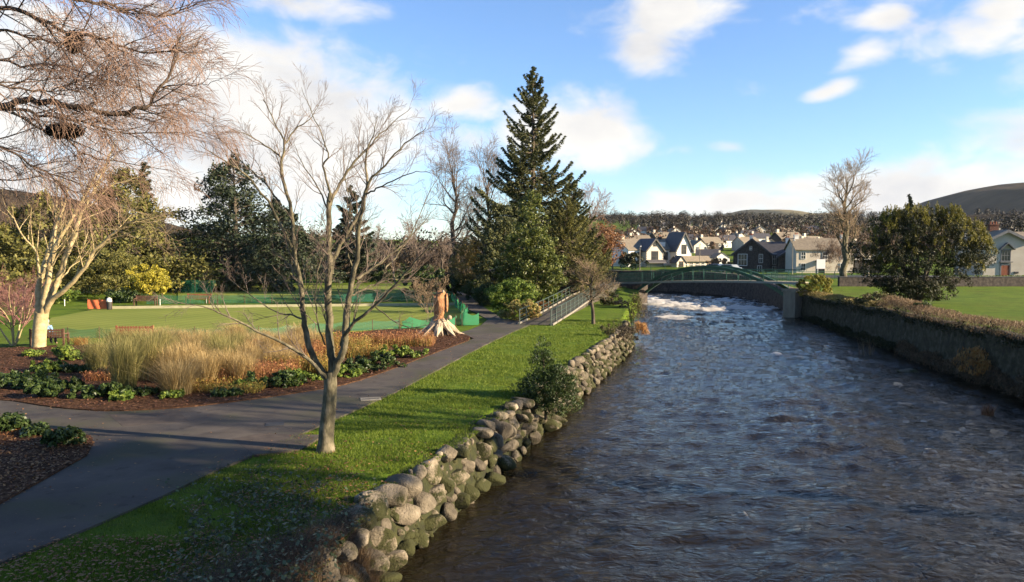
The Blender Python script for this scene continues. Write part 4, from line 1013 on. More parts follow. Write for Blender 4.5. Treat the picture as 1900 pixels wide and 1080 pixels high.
hedge_strip('ochre_hedge', 'ochre trailing hedge on the river wall between the golden bush and the yew', [(xr(y)+.8, y, zright(y)-.05) for y in (54, 58, 63, 68, 73)], .8, .5, leafmat('ochre_leaves', [(.14,.10,.03),(.25,.20,.06),(.36,.28,.10)], .2, patch=.3), 115, 9000, .075, asp=.3)
bush('round_hedge_bush', 'dark olive rounded hedge end by the wall in front of the yew', (float(xr(56))+1.5, 56, .85), [(0,0,.35,1.7,1.2,.6)], 60, .25, 4500, .07, LM['oliveb'], 116, shell=(.8,1))
bush('dark_wall_bush', 'small dark green bush sunk in the brown hedge under the yew', (float(xr(46.5))+.9, 46.5, 1.0), [(0,0,.35,.6,.6,.5)], 30, .15, 1800, .06, LM['shrub'], 117)
bush('orange_wall_shrub', 'orange brown shrub growing from the foot of the right river wall', tuple(np.array([xr(36)-.5, 36.5, -1.0])), [(0,0,.5,.6,1.1,.75)], 40, .25, 2600, .075, LM['orange'], 118, asp=.2, T=(0,0,1))
bush('wall_foot_scrub', 'dark brown scrub at the foot of the right river wall nearest the camera', tuple(np.array([xr(31)-.6, 30.5, -1.2])), [(0,0,.4,.7,2.6,.8)], 60, .3, 3600, .08, leafmat('dark_scrub', [(.05,.035,.02),(.12,.08,.04)], .1), 119, asp=.25)
hedge_strip('lawn_hedge', 'low clipped green hedge behind the dark wall in front of the white cottage', [(dat(x, 90)[0], 90, 1.25) for x in (1745, 1800, 1900, 2000)], .6, .75, LM['bright'], 120, 6000, .1, asp=.5, irr=.05)
# winter bushes behind the lone tree
for i, (x, D, w, h, lab) in enumerate([(1545,112,3.2,6.2,'pinkish brown twiggy tree left of the lone bare tree trunk'),(1600,118,3.4,7.0,'pinkish brown twiggy tree right of the lone bare tree trunk'),(1500,150,3.5,6.5,'brown twiggy tree above the pale house roof'),(1640,140,4,7.5,'brown twiggy tree showing above the left of the yew')]):
    bush('twiggy_tree', lab, dat(x, D, 1.2), [(0,0,h*.55,w,w*.8,h*.45)], 110, .5, 4200, .26, leafmat('twig_haze%d' % i, [(.12,.075,.05),(.22,.15,.10),(.32,.22,.15)], .25, patch=.3, pscale=.4), 121 + i, 'tree', 'brown twiggy trees behind the right lawn', asp=.07, shell=(.15,1), T=(0,0,1))
# ---------------------------------------------------------------- boulder wall, left bank
def boulder_mat():
    m = mat('boulder', (.10,.08,.055), (.40,.33,.24), scale=2.6, c3=(.22,.18,.125), bump=1, bscale=22, rough=.9, ramp=(.3,.7), bdist=.035, detail=9)
    nt = m.node_tree; N = nt.nodes; L = nt.links; b = N['Principled BSDF']
    src = b.inputs['Base Color'].links[0].from_socket
    # each stone its own tint
    g = N.new('ShaderNodeNewGeometry'); hv = N.new('ShaderNodeHueSaturation')
    mr = N.new('ShaderNodeMapRange'); mr.inputs['To Min'].default_value = .45; mr.inputs['To Max'].default_value = 1.25
    L.new(g.outputs['Random Per Island'], mr.inputs['Value'])
    oi = N.new('ShaderNodeObjectInfo'); ad = N.new('ShaderNodeMath'); ad.operation = 'ADD'; fr = N.new('ShaderNodeMath'); fr.operation = 'FRACT'
    L.new(g.outputs['Random Per Island'], ad.inputs[0]); L.new(oi.outputs['Random'], ad.inputs[1]); L.new(ad.outputs[0], fr.inputs[0]); L.new(fr.outputs[0], mr.inputs['Value'])
    L.new(mr.outputs[0], hv.inputs['Value']); L.new(src, hv.inputs['Color'])
    n = N.new('ShaderNodeTexNoise'); n.inputs['Scale'].default_value = 1.9; n.inputs['Detail'].default_value = 7; n.inputs['Roughness'].default_value = .7
    tc = N.new('ShaderNodeTexCoord'); L.new(tc.outputs['Object'], n.inputs['Vector'])
    gz = N.new('ShaderNodeSeparateXYZ'); L.new(g.outputs['Position'], gz.inputs[0])
    # moss grows more thickly towards the water line
    ma = N.new('ShaderNodeMath'); ma.operation = 'MULTIPLY_ADD'; ma.inputs[1].default_value = -.11; ma.inputs[2].default_value = -.045; L.new(gz.outputs[2], ma.inputs[0])
    rs = N.new('ShaderNodeMath'); rs.operation = 'MULTIPLY_ADD'; rs.inputs[1].default_value = .30; rs.inputs[2].default_value = -.20; L.new(fr.outputs[0], rs.inputs[0])
    a3 = N.new('ShaderNodeMath'); a3.operation = 'ADD'; L.new(rs.outputs[0], a3.inputs[0]); L.new(ma.outputs[0], a3.inputs[1])
    a2 = N.new('ShaderNodeMath'); a2.operation = 'ADD'; L.new(n.outputs[0], a2.inputs[0]); L.new(a3.outputs[0], a2.inputs[1])
    rr = N.new('ShaderNodeMapRange'); rr.interpolation_type = 'SMOOTHSTEP'; rr.inputs['From Min'].default_value = .44; rr.inputs['From Max'].default_value = .56; L.new(a2.outputs[0], rr.inputs['Value'])
    mx = N.new('ShaderNodeMix'); mx.data_type = 'RGBA'; mx.inputs[7].default_value = (.026, .027, .006, 1)
    L.new(hv.outputs[0], mx.inputs[6]); L.new(rr.outputs[0], mx.inputs[0]); L.new(mx.outputs[2], b.inputs['Base Color'])
    return m
M['boulder'] = boulder_mat()
_bm = bmesh.new(); bmesh.ops.create_icosphere(_bm, subdivisions=3, radius=1.0)
ICO_V = np.array([v.co[:] for v in _bm.verts]); ICO_F = np.array([[v.index for v in f.verts] for f in _bm.faces]); _bm.free()
_bm = bmesh.new(); bmesh.ops.create_icosphere(_bm, subdivisions=2, radius=1.0)
ICO2_V = np.array([v.co[:] for v in _bm.verts]); ICO2_F = np.array([[v.index for v in f.verts] for f in _bm.faces]); _bm.free()
def boulder_verts(rng, r, fine=True):
    V = (ICO_V if fine else ICO2_V).copy()
    # flatten by random cutting planes: worn, faceted boulder
    for _ in range(13):
        n = rng.normal(size=3); n /= np.linalg.norm(n); c = rng.uniform(.46, .84)
        d = V @ n; V -= np.outer(np.maximum(d - c, 0) * .85, n)
    V += .035 * (fbm(V[:,0]*3+V[:,2]*2, V[:,1]*3, int(rng.integers(99)), 3) - .5)[:,None] * V * 2
    ax = np.array([rng.uniform(.95,1.5), rng.uniform(.75,1.05), rng.uniform(.65,.95)]) * r
    V = V * ax
    a = rng.uniform(0, 6.28); b = rng.normal() * .35
    Rz = np.array([[math.cos(a),-math.sin(a),0],[math.sin(a),math.cos(a),0],[0,0,1]]); Rx = np.array([[1,0,0],[0,math.cos(b),-math.sin(b)],[0,math.sin(b),math.cos(b)]])
    return V @ (Rz @ Rx).T
def boulder_wall():
    rng = np.random.default_rng(200)
    t = thing('boulder_wall', 'mossy wall of rounded river boulders holding up the left bank', 'wall', (0, 15, -1.5))
    S = []
    y = 4.0
    while y < 52:
        near = y < 28
        r0 = .37 if y < 20 else (.31 if y < 34 else .24)
        rows = 3 if y < 20 else (4 if near else 5)
        for k in range(rows):
            f = (k + .5) / rows
            z = WATER + .0 + f * 1.62 + rng.normal() * .05
            yy = y + rng.uniform(-.1, .1) + (r0 * .95 if k % 2 else 0)
            off = .55 * (1 - f) + .0      # batter: foot stands out into the river
            r = r0 * rng.uniform(.72, 1.12)
            x = xl(yy) + off - .12 + rng.normal() * .05
            S.append((x, yy, z, r))
        y += r0 * 1.95
    S.sort(key=lambda q: q[1])
    vis = [q for q in S if q[1] > 10.5]
    first = vis[:98]; rest = vis[98:] + [q for q in S if q[1] <= 10.5]
    for q in first:
        V = boulder_verts(rng, q[3]) + np.array(q[:3])
        np_mesh('boulder', V, ICO_F, M['boulder'], t, smooth=True)
    Vs = []; Fs = []
    for i, q in enumerate(rest):
        Vs.append(boulder_verts(rng, q[3], False) + np.array(q[:3])); Fs.append(ICO2_F + i * len(ICO2_V))
    tag(np_mesh('boulder', np.vstack(Vs), np.vstack(Fs), M['boulder'], t, smooth=True), kind='stuff')
    # earth and rubble packed behind the stones
    ys = np.arange(1, 55, .5); mb = []; F = []
    for i, yy in enumerate(ys):
        for (dx, z) in ((-.5, -.03), (-.05, -.06), (.14, -.4), (.36, -1.0), (.5, -2.2)): mb.append((xl(yy) + dx - .12, yy, z))
        if i:
            for j in range(4): a = (i-1)*5+j; F.append((a, a+1, a+6, a+5))
    np_mesh('earth_core', mb, F, mat('mossy_earth', (.022,.020,.010), (.050,.048,.016), scale=4, bump=1, bscale=14, rough=1, c3=(.03,.034,.010)), t)
    Vs = []; Fs = []
    for i in range(420):
        yy = 9 * (50 / 9) ** rng.uniform(); f = rng.uniform(); Vs.append(boulder_verts(rng, rng.uniform(.07, .16), False) + [xl(yy) - .12 + .5 * (1 - f) - .02, yy, WATER + 1.5 * f]); Fs.append(ICO2_F + i * len(ICO2_V))
    tag(np_mesh('pinning_stones', np.vstack(Vs), np.vstack(Fs), M['boulder'], t, smooth=True), kind='stuff')
boulder_wall()
def rubble(name, label, pts, z, n, r, seed, cat='rocks'):
    rng = np.random.default_rng(seed); pts = np.array(pts, float); Vs = []; Fs = []
    t = thing(name, label, cat, (pts[0][0], pts[0][1], z))
    for i in range(n):
        u = rng.uniform(0, len(pts) - 1.001); k = int(u); f = u - k; p = pts[k] * (1-f) + pts[k+1] * f
        Vs.append(boulder_verts(rng, r * rng.uniform(.5, 1.4), False) + [p[0] + rng.normal()*r*.9, p[1] + rng.normal()*r*.8, z + rng.normal()*r*.25]); Fs.append(ICO2_F + i*len(ICO2_V))
    o = np_mesh('rock', np.vstack(Vs), np.vstack(Fs), M['boulder'], t, smooth=True); o['kind'] = 'stuff'
    return t
rng = np.random.default_rng(9)
def one_rock(x, y, r, label, zoff=0.0, sq=1.0, mt=None, k=1):
    g = G(x, y, WATER); V = boulder_verts(np.random.default_rng(k), r) * [1, 1, sq]
    o = np_mesh('rock', V, ICO_F, mt or M['boulder'], smooth=True); o.location = (g[0], g[1], WATER + zoff)
    tag(o, label, 'rock')
M['wet_rock'] = mat('wet_rock', (.025,.022,.015), (.075,.07,.035), scale=3, bump=.4, bscale=10, rough=.35, spec=.5)
M['foot_rock'] = mat('foot_rock', (.07,.062,.055), (.15,.135,.12), scale=3, bump=.4, bscale=10, rough=.8)
one_rock(1683, 692, .42, 'mossy yellow rock breaking the river surface near the right bank', .02, .7, k=3)
one_rock(1665, 713, .4, 'dark wet rock just below and left of the mossy yellow rock', -.05, .6, M['wet_rock'], 4)
one_rock(1735, 738, .7, 'flat dark rock awash in the river below the mossy yellow rock', -.30, .6, M['wet_rock'], 5)
for i, (x, y, r, lab) in enumerate([(1588,622,.55,'pale rock at the foot of the right river wall, furthest upstream of the row'),(1608,630,.62,'rounded grey rock second in the row at the foot of the right river wall'),(1640,637,.72,'largest grey rock in the row at the foot of the right river wall'),(1658,641,.4,'small pale rock right of the largest rock at the wall foot'),(1688,648,.6,'mossy rock nearest the camera in the row at the right wall foot'),(1482,590,.4,'small pale rock against the foot of the concrete pier')]):
    one_rock(x, y, r, lab, .06, .6, M['foot_rock'], 10 + i)
def reed(name, label, b, n, h, R, m, seed, cat='reeds'):
    rng = np.random.default_rng(seed); t = thing(name, label, cat, b)
    blades(name='stems', C=None, rng=rng, n=n, h=h, R=R, m=m, parent=t)
def blades(name, C, rng, n, h, R, m, parent=None, w=.009, base=None, lean=.35, world=False, segs=4, base_r=.45):
    """arching grass blades from a tuft"""
    if base is None:
        a = rng.uniform(0, 2*math.pi, n); rr = R * base_r * np.sqrt(rng.uniform(0, 1, n)); base = np.stack([np.cos(a)*rr, np.sin(a)*rr, np.zeros(n)-.03], 1)
    a2 = rng.uniform(0, 2*math.pi, n); L = h * rng.uniform(.6, 1.12, n); ln = np.abs(rng.normal(size=n)) * lean * R + .05
    V = np.zeros((n, segs + 1, 2, 3)); 
    for j in range(segs + 1):
        f = j / segs
        c = base + np.stack([np.cos(a2) * ln * f ** 1.8, np.sin(a2) * ln * f ** 1.8, L * (f - .13 * f ** 3)], 1)
        sd = np.stack([-np.sin(a2), np.cos(a2), 0*a2], 1) * (w * (1 - .8 * f))
        V[:, j, 0] = c - sd; V[:, j, 1] = c + sd
    idx = np.arange(n * (segs+1) * 2).reshape(n, segs+1, 2)
    F = np.stack([idx[:, :-1, 0], idx[:, :-1, 1], idx[:, 1:, 1], idx[:, 1:, 0]], -1).reshape(-1, 4)
    return np_mesh(name, V.reshape(-1, 3), F, m, parent, world=world)
reed('reed_clump', 'reddish dead reed clump standing in the river at the lower right', tuple(G(1832, 772, WATER)), 160, .55, .5, LM['redstem'], 5)
reed('reed_clump', 'thin dark twigs sticking out of the river left of the right bank rocks', tuple(G(1608, 658, WATER)), 60, 1.3, 1.0, LM['brownhedge'], 6)

# ---------------------------------------------------------------- grass blades, fallen leaves, chips
def scatter_poly(rng, P, n):
    P = np.array(P)[:, :2]; lo = P.min(0); hi = P.max(0); out = []; c = 0
    while c < n:
        q = rng.uniform(lo, hi, (n * 3, 2)); q = q[in_poly(P, q[:,0], q[:,1])]; out.append(q); c += len(q)
    return np.vstack(out)[:n]
def lawn_blades():
    rng = np.random.default_rng(300)
    # strip between path and boulder wall
    def strip(n, y0, y1, p=1.6):
        y = y0 * (y1 / y0) ** (rng.uniform(0, 1, n) ** p)
        xr_ = xl(y) + .05; xp = path_right(y) - .03 - .16 * fbm(y * 2.5, y * 0, 91)
        return np.stack([xp + (xr_ - xp) * rng.uniform(0, 1, n), y], 1)
    q = strip(230000, 7.5, 55, 1.15)
    pt_ = fbm(q[:,0] * .9, q[:,1] * .9, 66); q = q[(pt_ < .57) | (rng.uniform(size=len(q)) < .25)]; d = q[:,1]; h = .029 * rng.uniform(.4, 1.5, len(q)) * (1 + d / 60) * (.6 + .9 * fbm(q[:,0] * 1.5, q[:,1] * 1.5, 67))
    w = .0018 + d * .00022
    a = rng.uniform(0, 6.28, len(q)); ln = rng.normal(size=(len(q), 2)) * h[:,None] * .45
    z = np.full(len(q), -.035)
    V = np.zeros((len(q), 3, 3)); V[:,0] = np.stack([q[:,0]+np.cos(a)*w, q[:,1]+np.sin(a)*w, z], 1); V[:,1] = np.stack([q[:,0]-np.cos(a)*w, q[:,1]-np.sin(a)*w, z], 1); V[:,2] = np.stack([q[:,0]+ln[:,0], q[:,1]+ln[:,1], z+h+.02], 1)
    tag(np_mesh('grass', V.reshape(-1,3), np.arange(len(q)*3).reshape(-1,3), LM['blade']), 'short green grass on the left bank between path and boulder wall', 'grass', kind='stuff')
    # leaves
    q = strip(17000, 7.5, 24, 1.3); k = fbm(q[:,0]*.8, q[:,1]*.8, 77) > .42; q = q[k | (q[:,1] < 13)]
    q = q[(rng.uniform(size=len(q)) < np.interp(q[:,1], [8, 15, 18, 24], [1, .9, .35, .08]))]
    C = np.column_stack([q, rng.uniform(.0, .035, len(q))])
    quads('fallen_leaves', C, .028 * rng.uniform(.5, 1.5, len(C)), LM['deadleaf'], None, rng, asp=.7, flat=.8)
    tag(bpy.context.scene.objects['fallen_leaves'], 'brown fallen leaves scattered over the near grass bank', 'leaves', kind='stuff')
PR = np.array([tuple(G(x, y)[:2]) for x, y in [(1012,592),(960,612),(900,640),(820,682),(735,727),(670,757),(600,787),(500,832),(400,873),(290,925),(170,978),(90,1010),(0,1045),(-250,1200)]])[::-1]
def path_right(y): return np.interp(y, PR[:,1], PR[:,0])
lawn_blades()
def bed_litter():
    rng = np.random.default_rng(301)
    q = scatter_poly(rng, BED1, 26000); C = np.column_stack([q, rng.uniform(.05, .09, len(q))])
    o = quads('bark_litter', C, .045 * rng.uniform(.4, 1.5, len(C)), LM['chip'], None, rng, asp=.5, flat=.8); tag(o, 'bark chippings and dead leaves over the flower bed', 'litter', kind='stuff')
    q = scatter_poly(rng, BED2, 14000); C = np.column_stack([q, rng.uniform(.05, .09, len(q))])
    o = quads('leaf_litter', C, .035 * rng.uniform(.4, 1.5, len(C)), LM['deadleaf'], None, rng, asp=.6, flat=.7); tag(o, 'brown leaf litter on the shaded flower bed at lower left', 'litter', kind='stuff')
bed_litter()
def path_leaves():
    rng = np.random.default_rng(302); q = scatter_poly(rng, PATH, 9000); q = q[(q[:,1] > 8) & (q[:,1] < 45)]
    e = np.minimum(dist_poly(np.array(PATH), q[:,0], q[:,1]), 5); q = q[rng.uniform(size=len(q)) < np.exp(-e * 2.5) * .8 + .03]
    C = np.column_stack([q, rng.uniform(.014, .03, len(q))])
    tag(quads('path_leaves', C, .03 * rng.uniform(.5, 1.5, len(C)), LM['deadleaf'], None, rng, asp=.65, flat=.85), 'dead leaves lying along the edges of the path', 'leaves', kind='stuff')
    m2 = mat('tarmac_patch', (.055,.042,.034), (.10,.078,.062), scale=3, rough=.9, bump=.3, bscale=50, bdist=.01)
    for pts in ([(430,815),(480,806),(600,808),(560,835),(470,845)], [(200,770),(330,765),(350,783),(230,792)]):
        flat_poly('path_patch', wobble(gpts(pts), .03, 5), .0155, m2)
path_leaves()

# ---------------------------------------------------------------- planting in the long bed
def bed_plants():
    rng = np.random.default_rng(310)
    protos = []
    for k, (mm, h, R) in enumerate([(LM['straw'],1.6,.95),(LM['strawgreen'],1.85,.75),(LM['straw'],1.4,1.05),(LM['strawgreen'],1.6,.85)]):
        rg = np.random.default_rng(400 + k)
        o = thing('ornamental_grass', 'x', 'grass clump', (0,0,0), 0, 'ornamental grass clumps in the long flower bed')
        blades('blades', None, rg, 1000, h, R, mm, o, w=.0085, lean=.75, segs=5)
        index_children(o); protos.append(o)
    spots = [(360,700),(420,690),(530,690),(580,655),(320,665),(450,708),(232,722),(277,703),(180,690),(330,705),(300,672),(355,680),(385,712),(400,678),(425,705),(372,655),(335,650),(440,672),(465,690),(470,655),(500,672),(520,650),(545,668),(300,650),(405,652),(440,645),(250,665),(555,640),(330,730),(215,660),(488,640)]
    used = [False] * 4
    for i, (x, y) in enumerate(spots):
        k = [0,3,2,0,3,2,1,1,3,2,1,0,0,3,2,0,0,3,0,2,0,2,0,2,0,0,1,2,2,1,2][i]
        if not used[k]: o = protos[k]; used[k] = True
        else: o = copy_tree(protos[k])
        g = G(x, y, .05); o.location = (g[0], g[1], .03); s = rng.uniform(.8, 1.1) if i not in (6, 7) else 1.12
        o.scale = (s, s, s * (1.0 if y > 665 else .85)); o.rotation_euler[2] = rng.uniform(0, 6.28)
        row = 'front' if y > 695 else ('middle' if y > 660 else 'back')
        spec = {6:'tallest green tinged feathery grass clump at the front of the bed, left of the rest',7:'second tall feathery clump just right of the front left one',8:'short pale clump at the left end of the grasses behind the ferns'}
        names = ['leftmost','second from the left','third from the left','fourth from the left','fifth from the left','sixth from the left','seventh from the left','eighth from the left','ninth from the left','tenth from the left','eleventh from the left','twelfth from the left','thirteenth from the left','fourteenth from the left','fifteenth from the left']
        if i in spec: o['label'] = spec[i]
        else:
            same = sorted([j for j, (a, b) in enumerate(spots) if (('front' if b > 695 else ('middle' if b > 660 else 'back')) == row)], key=lambda j: spots[j][0])
            o['label'] = 'straw coloured grass clump in the %s row of the bed, %s' % (row, names[same.index(i)])
    # red brown perennials
    RB_ = [(600,655,2.3,.85,'rust red dead perennials right of the bare tree along the green'),(700,640,3.0,.75,'rust red perennials toward the carved stump end of the bed'),(560,690,1.3,.75,'red brown perennials just left of the bare tree trunk'),(470,705,1.6,.7,'red brown seed heads below the straw grasses'),(655,660,1.6,.5,'orange brown perennials in the middle right of the bed'),(520,665,2.0,.85,'red brown perennials between the straw grasses and the bare tree'),(745,640,1.6,.4,'low russet growth at the stump end of the bed'),(250,700,1.6,.35,'low russet growth between the green plants and the grasses'),(400,722,1.8,.3,'low russet growth in front of the straw grasses')]
    for i, (x, y, w, h, lab) in enumerate(RB_):
        g = G(x, y, .03); t = thing('red_perennials', lab, 'plant', tuple(g)); mm_ = LM['redstem'] if i % 2 else LM['goldperen']; rg = np.random.default_rng(500+i)
        n = 2600; base = np.column_stack([rg.uniform(-w, w, n), rg.uniform(-.9, .9, n) + 0, np.zeros(n)])
        blades('stems', None, rg, n, h, .3, mm_, t, w=.008, base=base, lean=.6, segs=2)
        C = base + np.column_stack([rg.normal(size=n)*.05, rg.normal(size=n)*.05, rg.uniform(.3, 1.0, n) * h])
        quads('seed_heads', C, .035 * rg.uniform(.5, 1.4, n), mm_, t, rg, world=False)
    g = G(640, 640, .03); 
    rows = [(640,700,.7,.46,1300,.06,'bright','green leafy edging plant just right of the bare tree trunk'),(675,692,1.0,.5,2600,.06,'shrub','dark green edging plants along the path right of the bare tree'),
            (712,680,1.1,.52,2600,.06,'shrub','dark green edging plants in the middle of the right hand edging'),(750,664,1.1,.48,2600,.06,'bright','bright green edging plants at the stump end of the bed'),
            (505,718,1.2,.52,3000,.06,'shrub','dark green leafy edging plants along the path left of the bare tree'),(560,712,.9,.5,2200,.06,'bright','yellow green edging plants against the left of the bare tree'),(455,722,.6,.25,1600,.06,'bright','low green sprawl at the front of the bed below the grasses'),
            (318,738,.45,.2,900,.055,'bright','small pale green plant near the path edge below the grasses'),(225,742,.4,.22,700,.07,'bright','pale leaved hellebore at the path edge left of the grasses'),
            (140,738,1.5,.5,5200,.075,'shrub','largest dark green leafy clump spilling to the path at left'),(75,722,1.5,.5,4800,.075,'shrub','dark green leafy clump left of the largest one'),(15,712,1.5,.45,4000,.075,'shrub','dark green leafy plants at the left edge of the picture'),
            (92,690,.8,.4,2300,.07,'bright','mid green fern behind the dark leafy clumps'),(130,668,.8,.55,2600,.07,'bright','upright green shrub in the bed right of the pale tree'),(150,690,.7,.3,1500,.07,'shrub','low green shrub before the upright one'),(60,660,.5,.25,900,.06,'bright','small green shrub at the foot of the pale tree'),
            (40,715,.9,.25,1800,.06,'shrub','flat green plants between path and fern at left'),(420,735,.5,.22,900,.055,'shrub','small dark plant at the path edge under the grasses'),(262,733,.5,.25,900,.055,'shrub','small plant under the two tall front grass clumps')]
    for i, (x, y, w, h, n, lf, mm, lab) in enumerate(rows):
        g = G(x, y, .03); bush('edging_plant', lab, tuple(g), [(0,0,h*.3,w,.4,h*.4)] + [(w*rng.uniform(-.9,.9), rng.uniform(-.25,.35), h*rng.uniform(.25,.75), w*rng.uniform(.18,.4), rng.uniform(.2,.45), h*rng.uniform(.3,.6)) for _ in range(5)], 60, .12, n, lf, LM[mm], 600+i, 'plant', stems=3, up=.6)
    for i, (x, y, w, h, lab) in enumerate([(122,826,.52,.42,'dark leafy plant at the corner of the shaded bed by the path'),(20,797,.6,.38,'dark leafy plants at the left edge of the shaded bed'),(70,806,.3,.2,'small low plant between the two leafy plants in the shaded bed')]):
        g = G(x, y, .03); bush('shade_plant', lab, tuple(g), [(0,0,h*.45,w,.4,h*.6)], 30, .13, 2000, .055, LM['shrub'], 640+i, 'plant', stems=3, up=.6)
    blade_o = thing('orange_tuft', 'orange dead grass tuft beside the bench at the left end of the bed', 'plant', tuple(G(150, 640, .03)))
    blades('blades', None, rng, 260, .5, .7, LM['orange'], blade_o, w=.012, lean=.7)
bed_plants()

# bramble and dead stems at the bottom of the frame
def foreground_bramble():
    rng = np.random.default_rng(700)
    b = G(470, 1040, 0)
    t = thing('bramble_patch', 'sprawling bramble with pale green leaves and dead brown stems at the bottom of the bank', 'plant', tuple(b))
    out = []
    for i in range(430):
        x = rng.uniform(340, 680); y = rng.uniform(905, 1180); g = G(x, y, -.02)
        if g[0] > xl(g[1]) - .05: g[0] = xl(g[1]) - .05 - rng.uniform(0, .5)
        d = rng.normal(size=3); d[2] = abs(d[2]) + .6; d /= np.linalg.norm(d)
        prm = P(n=[7,4], k=[3], t0=[.2], wob=[.16,.2], up=[-.09,-.05], ang=[45], len=[.28], rad=[.003], taper=.6, rmin=.0022, outup=0)
        grow(out, rng, g, d, rng.uniform(.35, .95), .0045, 0, prm)
    tubes_fast('stems', [(p, r) for l, p, r in out], 3, M['twig_dark'], t)
    C = []
    for l, p, r in out:
        for q in p[2:]:
            if rng.uniform() < .5: C.append(q + rng.normal(size=3) * .02)
    C = np.array(C); quads('leaves', C, .034 * rng.uniform(.6, 1.5, len(C)), LM['bramble'], t, rng, asp=.75, flat=.45)
    # dense dead grass and brush at the very edge
    n = 19000; yy = rng.uniform(7.2, 13.6, n); B = np.column_stack([xl(yy) + .40 - rng.uniform(0, 1, n) ** 1.4 * np.interp(yy, [7, 11, 13.6], [3.2, 2.0, .5]), yy, np.full(n, -.05)]); ov = np.maximum(0, B[:,0] - xl(yy) + .1); B[:,2] -= ov * 2.2
    t2 = thing('dead_brush', 'dark tangle of dead brown grass beside the nearest boulders', 'plant', tuple(b + [1, 0, 0]))
    blades('stems', None, rng, n, .42, .5, LM['darkbrush'], t2, w=.0035, base=B - np.array(t2.location), lean=.75)
foreground_bramble()

# ---------------------------------------------------------------- ramp and its railings
def ramp():
    # centre line of the ramp up to the footbridge
    c = np.array([(1.55,50.5,.02),(3.3,58,.12),(5.2,66,.35),(7.0,73.5,.62),(9.5,82,.85),(12.4,92.5,1.06)])
    w = 1.05; V = []; F = []
    for i, p in enumerate(c):
        d = c[min(i+1, len(c)-1)] - c[max(i-1, 0)]; n = np.array([-d[1], d[0], 0]); n /= np.linalg.norm(n)
        for s in (-1, 1): V.append(p + n * w * s); V.append(p + n * w * s - [0, 0, 1.2])
        if i:
            a = (i-1)*4; b = i*4
            F += [(a, a+2, b+2, b), (a+1, a, b, b+1), (a+2, a+3, b+3, b+2)]
    o = np_mesh('ramp', V, F, M['tarmac']); tag(o, kind='structure')
    M['edge_stone'] = mat('edge_stone', (.20,.18,.15), (.32,.29,.24), scale=5, rough=.9)
    for side, y1, lab, nm in ((1, 5, 'grey green metal railing on the left side of the park ramp', 'left'), (-1, 4, 'grey green metal railing of upright posts on the river side of the park ramp', 'right')):
        pts = []
        for i, p in enumerate(c[:y1]):
            d = c[min(i+1, len(c)-1)] - c[max(i-1, 0)]; n = np.array([-d[1], d[0], 0]); n /= np.linalg.norm(n); pts.append(p + n * (w + .02) * side)
        pts = np.array(pts); seg = np.linalg.norm(np.diff(pts, axis=0), axis=1); cum = np.concatenate([[0], np.cumsum(seg)])
        t = thing('railing', lab, 'railing', tuple(pts[0]))
        at_ = lambda u: np.array([np.interp(u, cum, pts[:,k]) for k in range(3)])
        rails = MB(); H = 1.0
        us = np.arange(0, cum[-1] + .1, 2.15)
        for h, r in ((H, .035), (.60, .022), (.32, .022)): rails.tube([at_(u) + [0,0,h] for u in us], r, 6)
        rails.build('rail', M['rail_paint'], t, world=True)
        for u in us: MB().tube([at_(u) - [0,0,.2], at_(u) + [0,0,H+.02]], .04, 6).build('post', M['rail_paint'], t, world=True)
        if side == -1:
            bars = MB()
            for u in np.arange(.2, cum[-1], .27): bars.tube([at_(u) + [0,0,.08], at_(u) + [0,0,H]], .009, 4)
            bars.build('bars', M['rail_paint'], t, world=True)
        k = MB()
        for a, b in zip(us[:-1], us[1:]): k.beam(at_(a) + [.12*-side, 0, .03], at_(b) + [.12*-side, 0, .03], .10, .12)
        k.build('kerb', M['edge_stone'], t, world=True)
ramp()

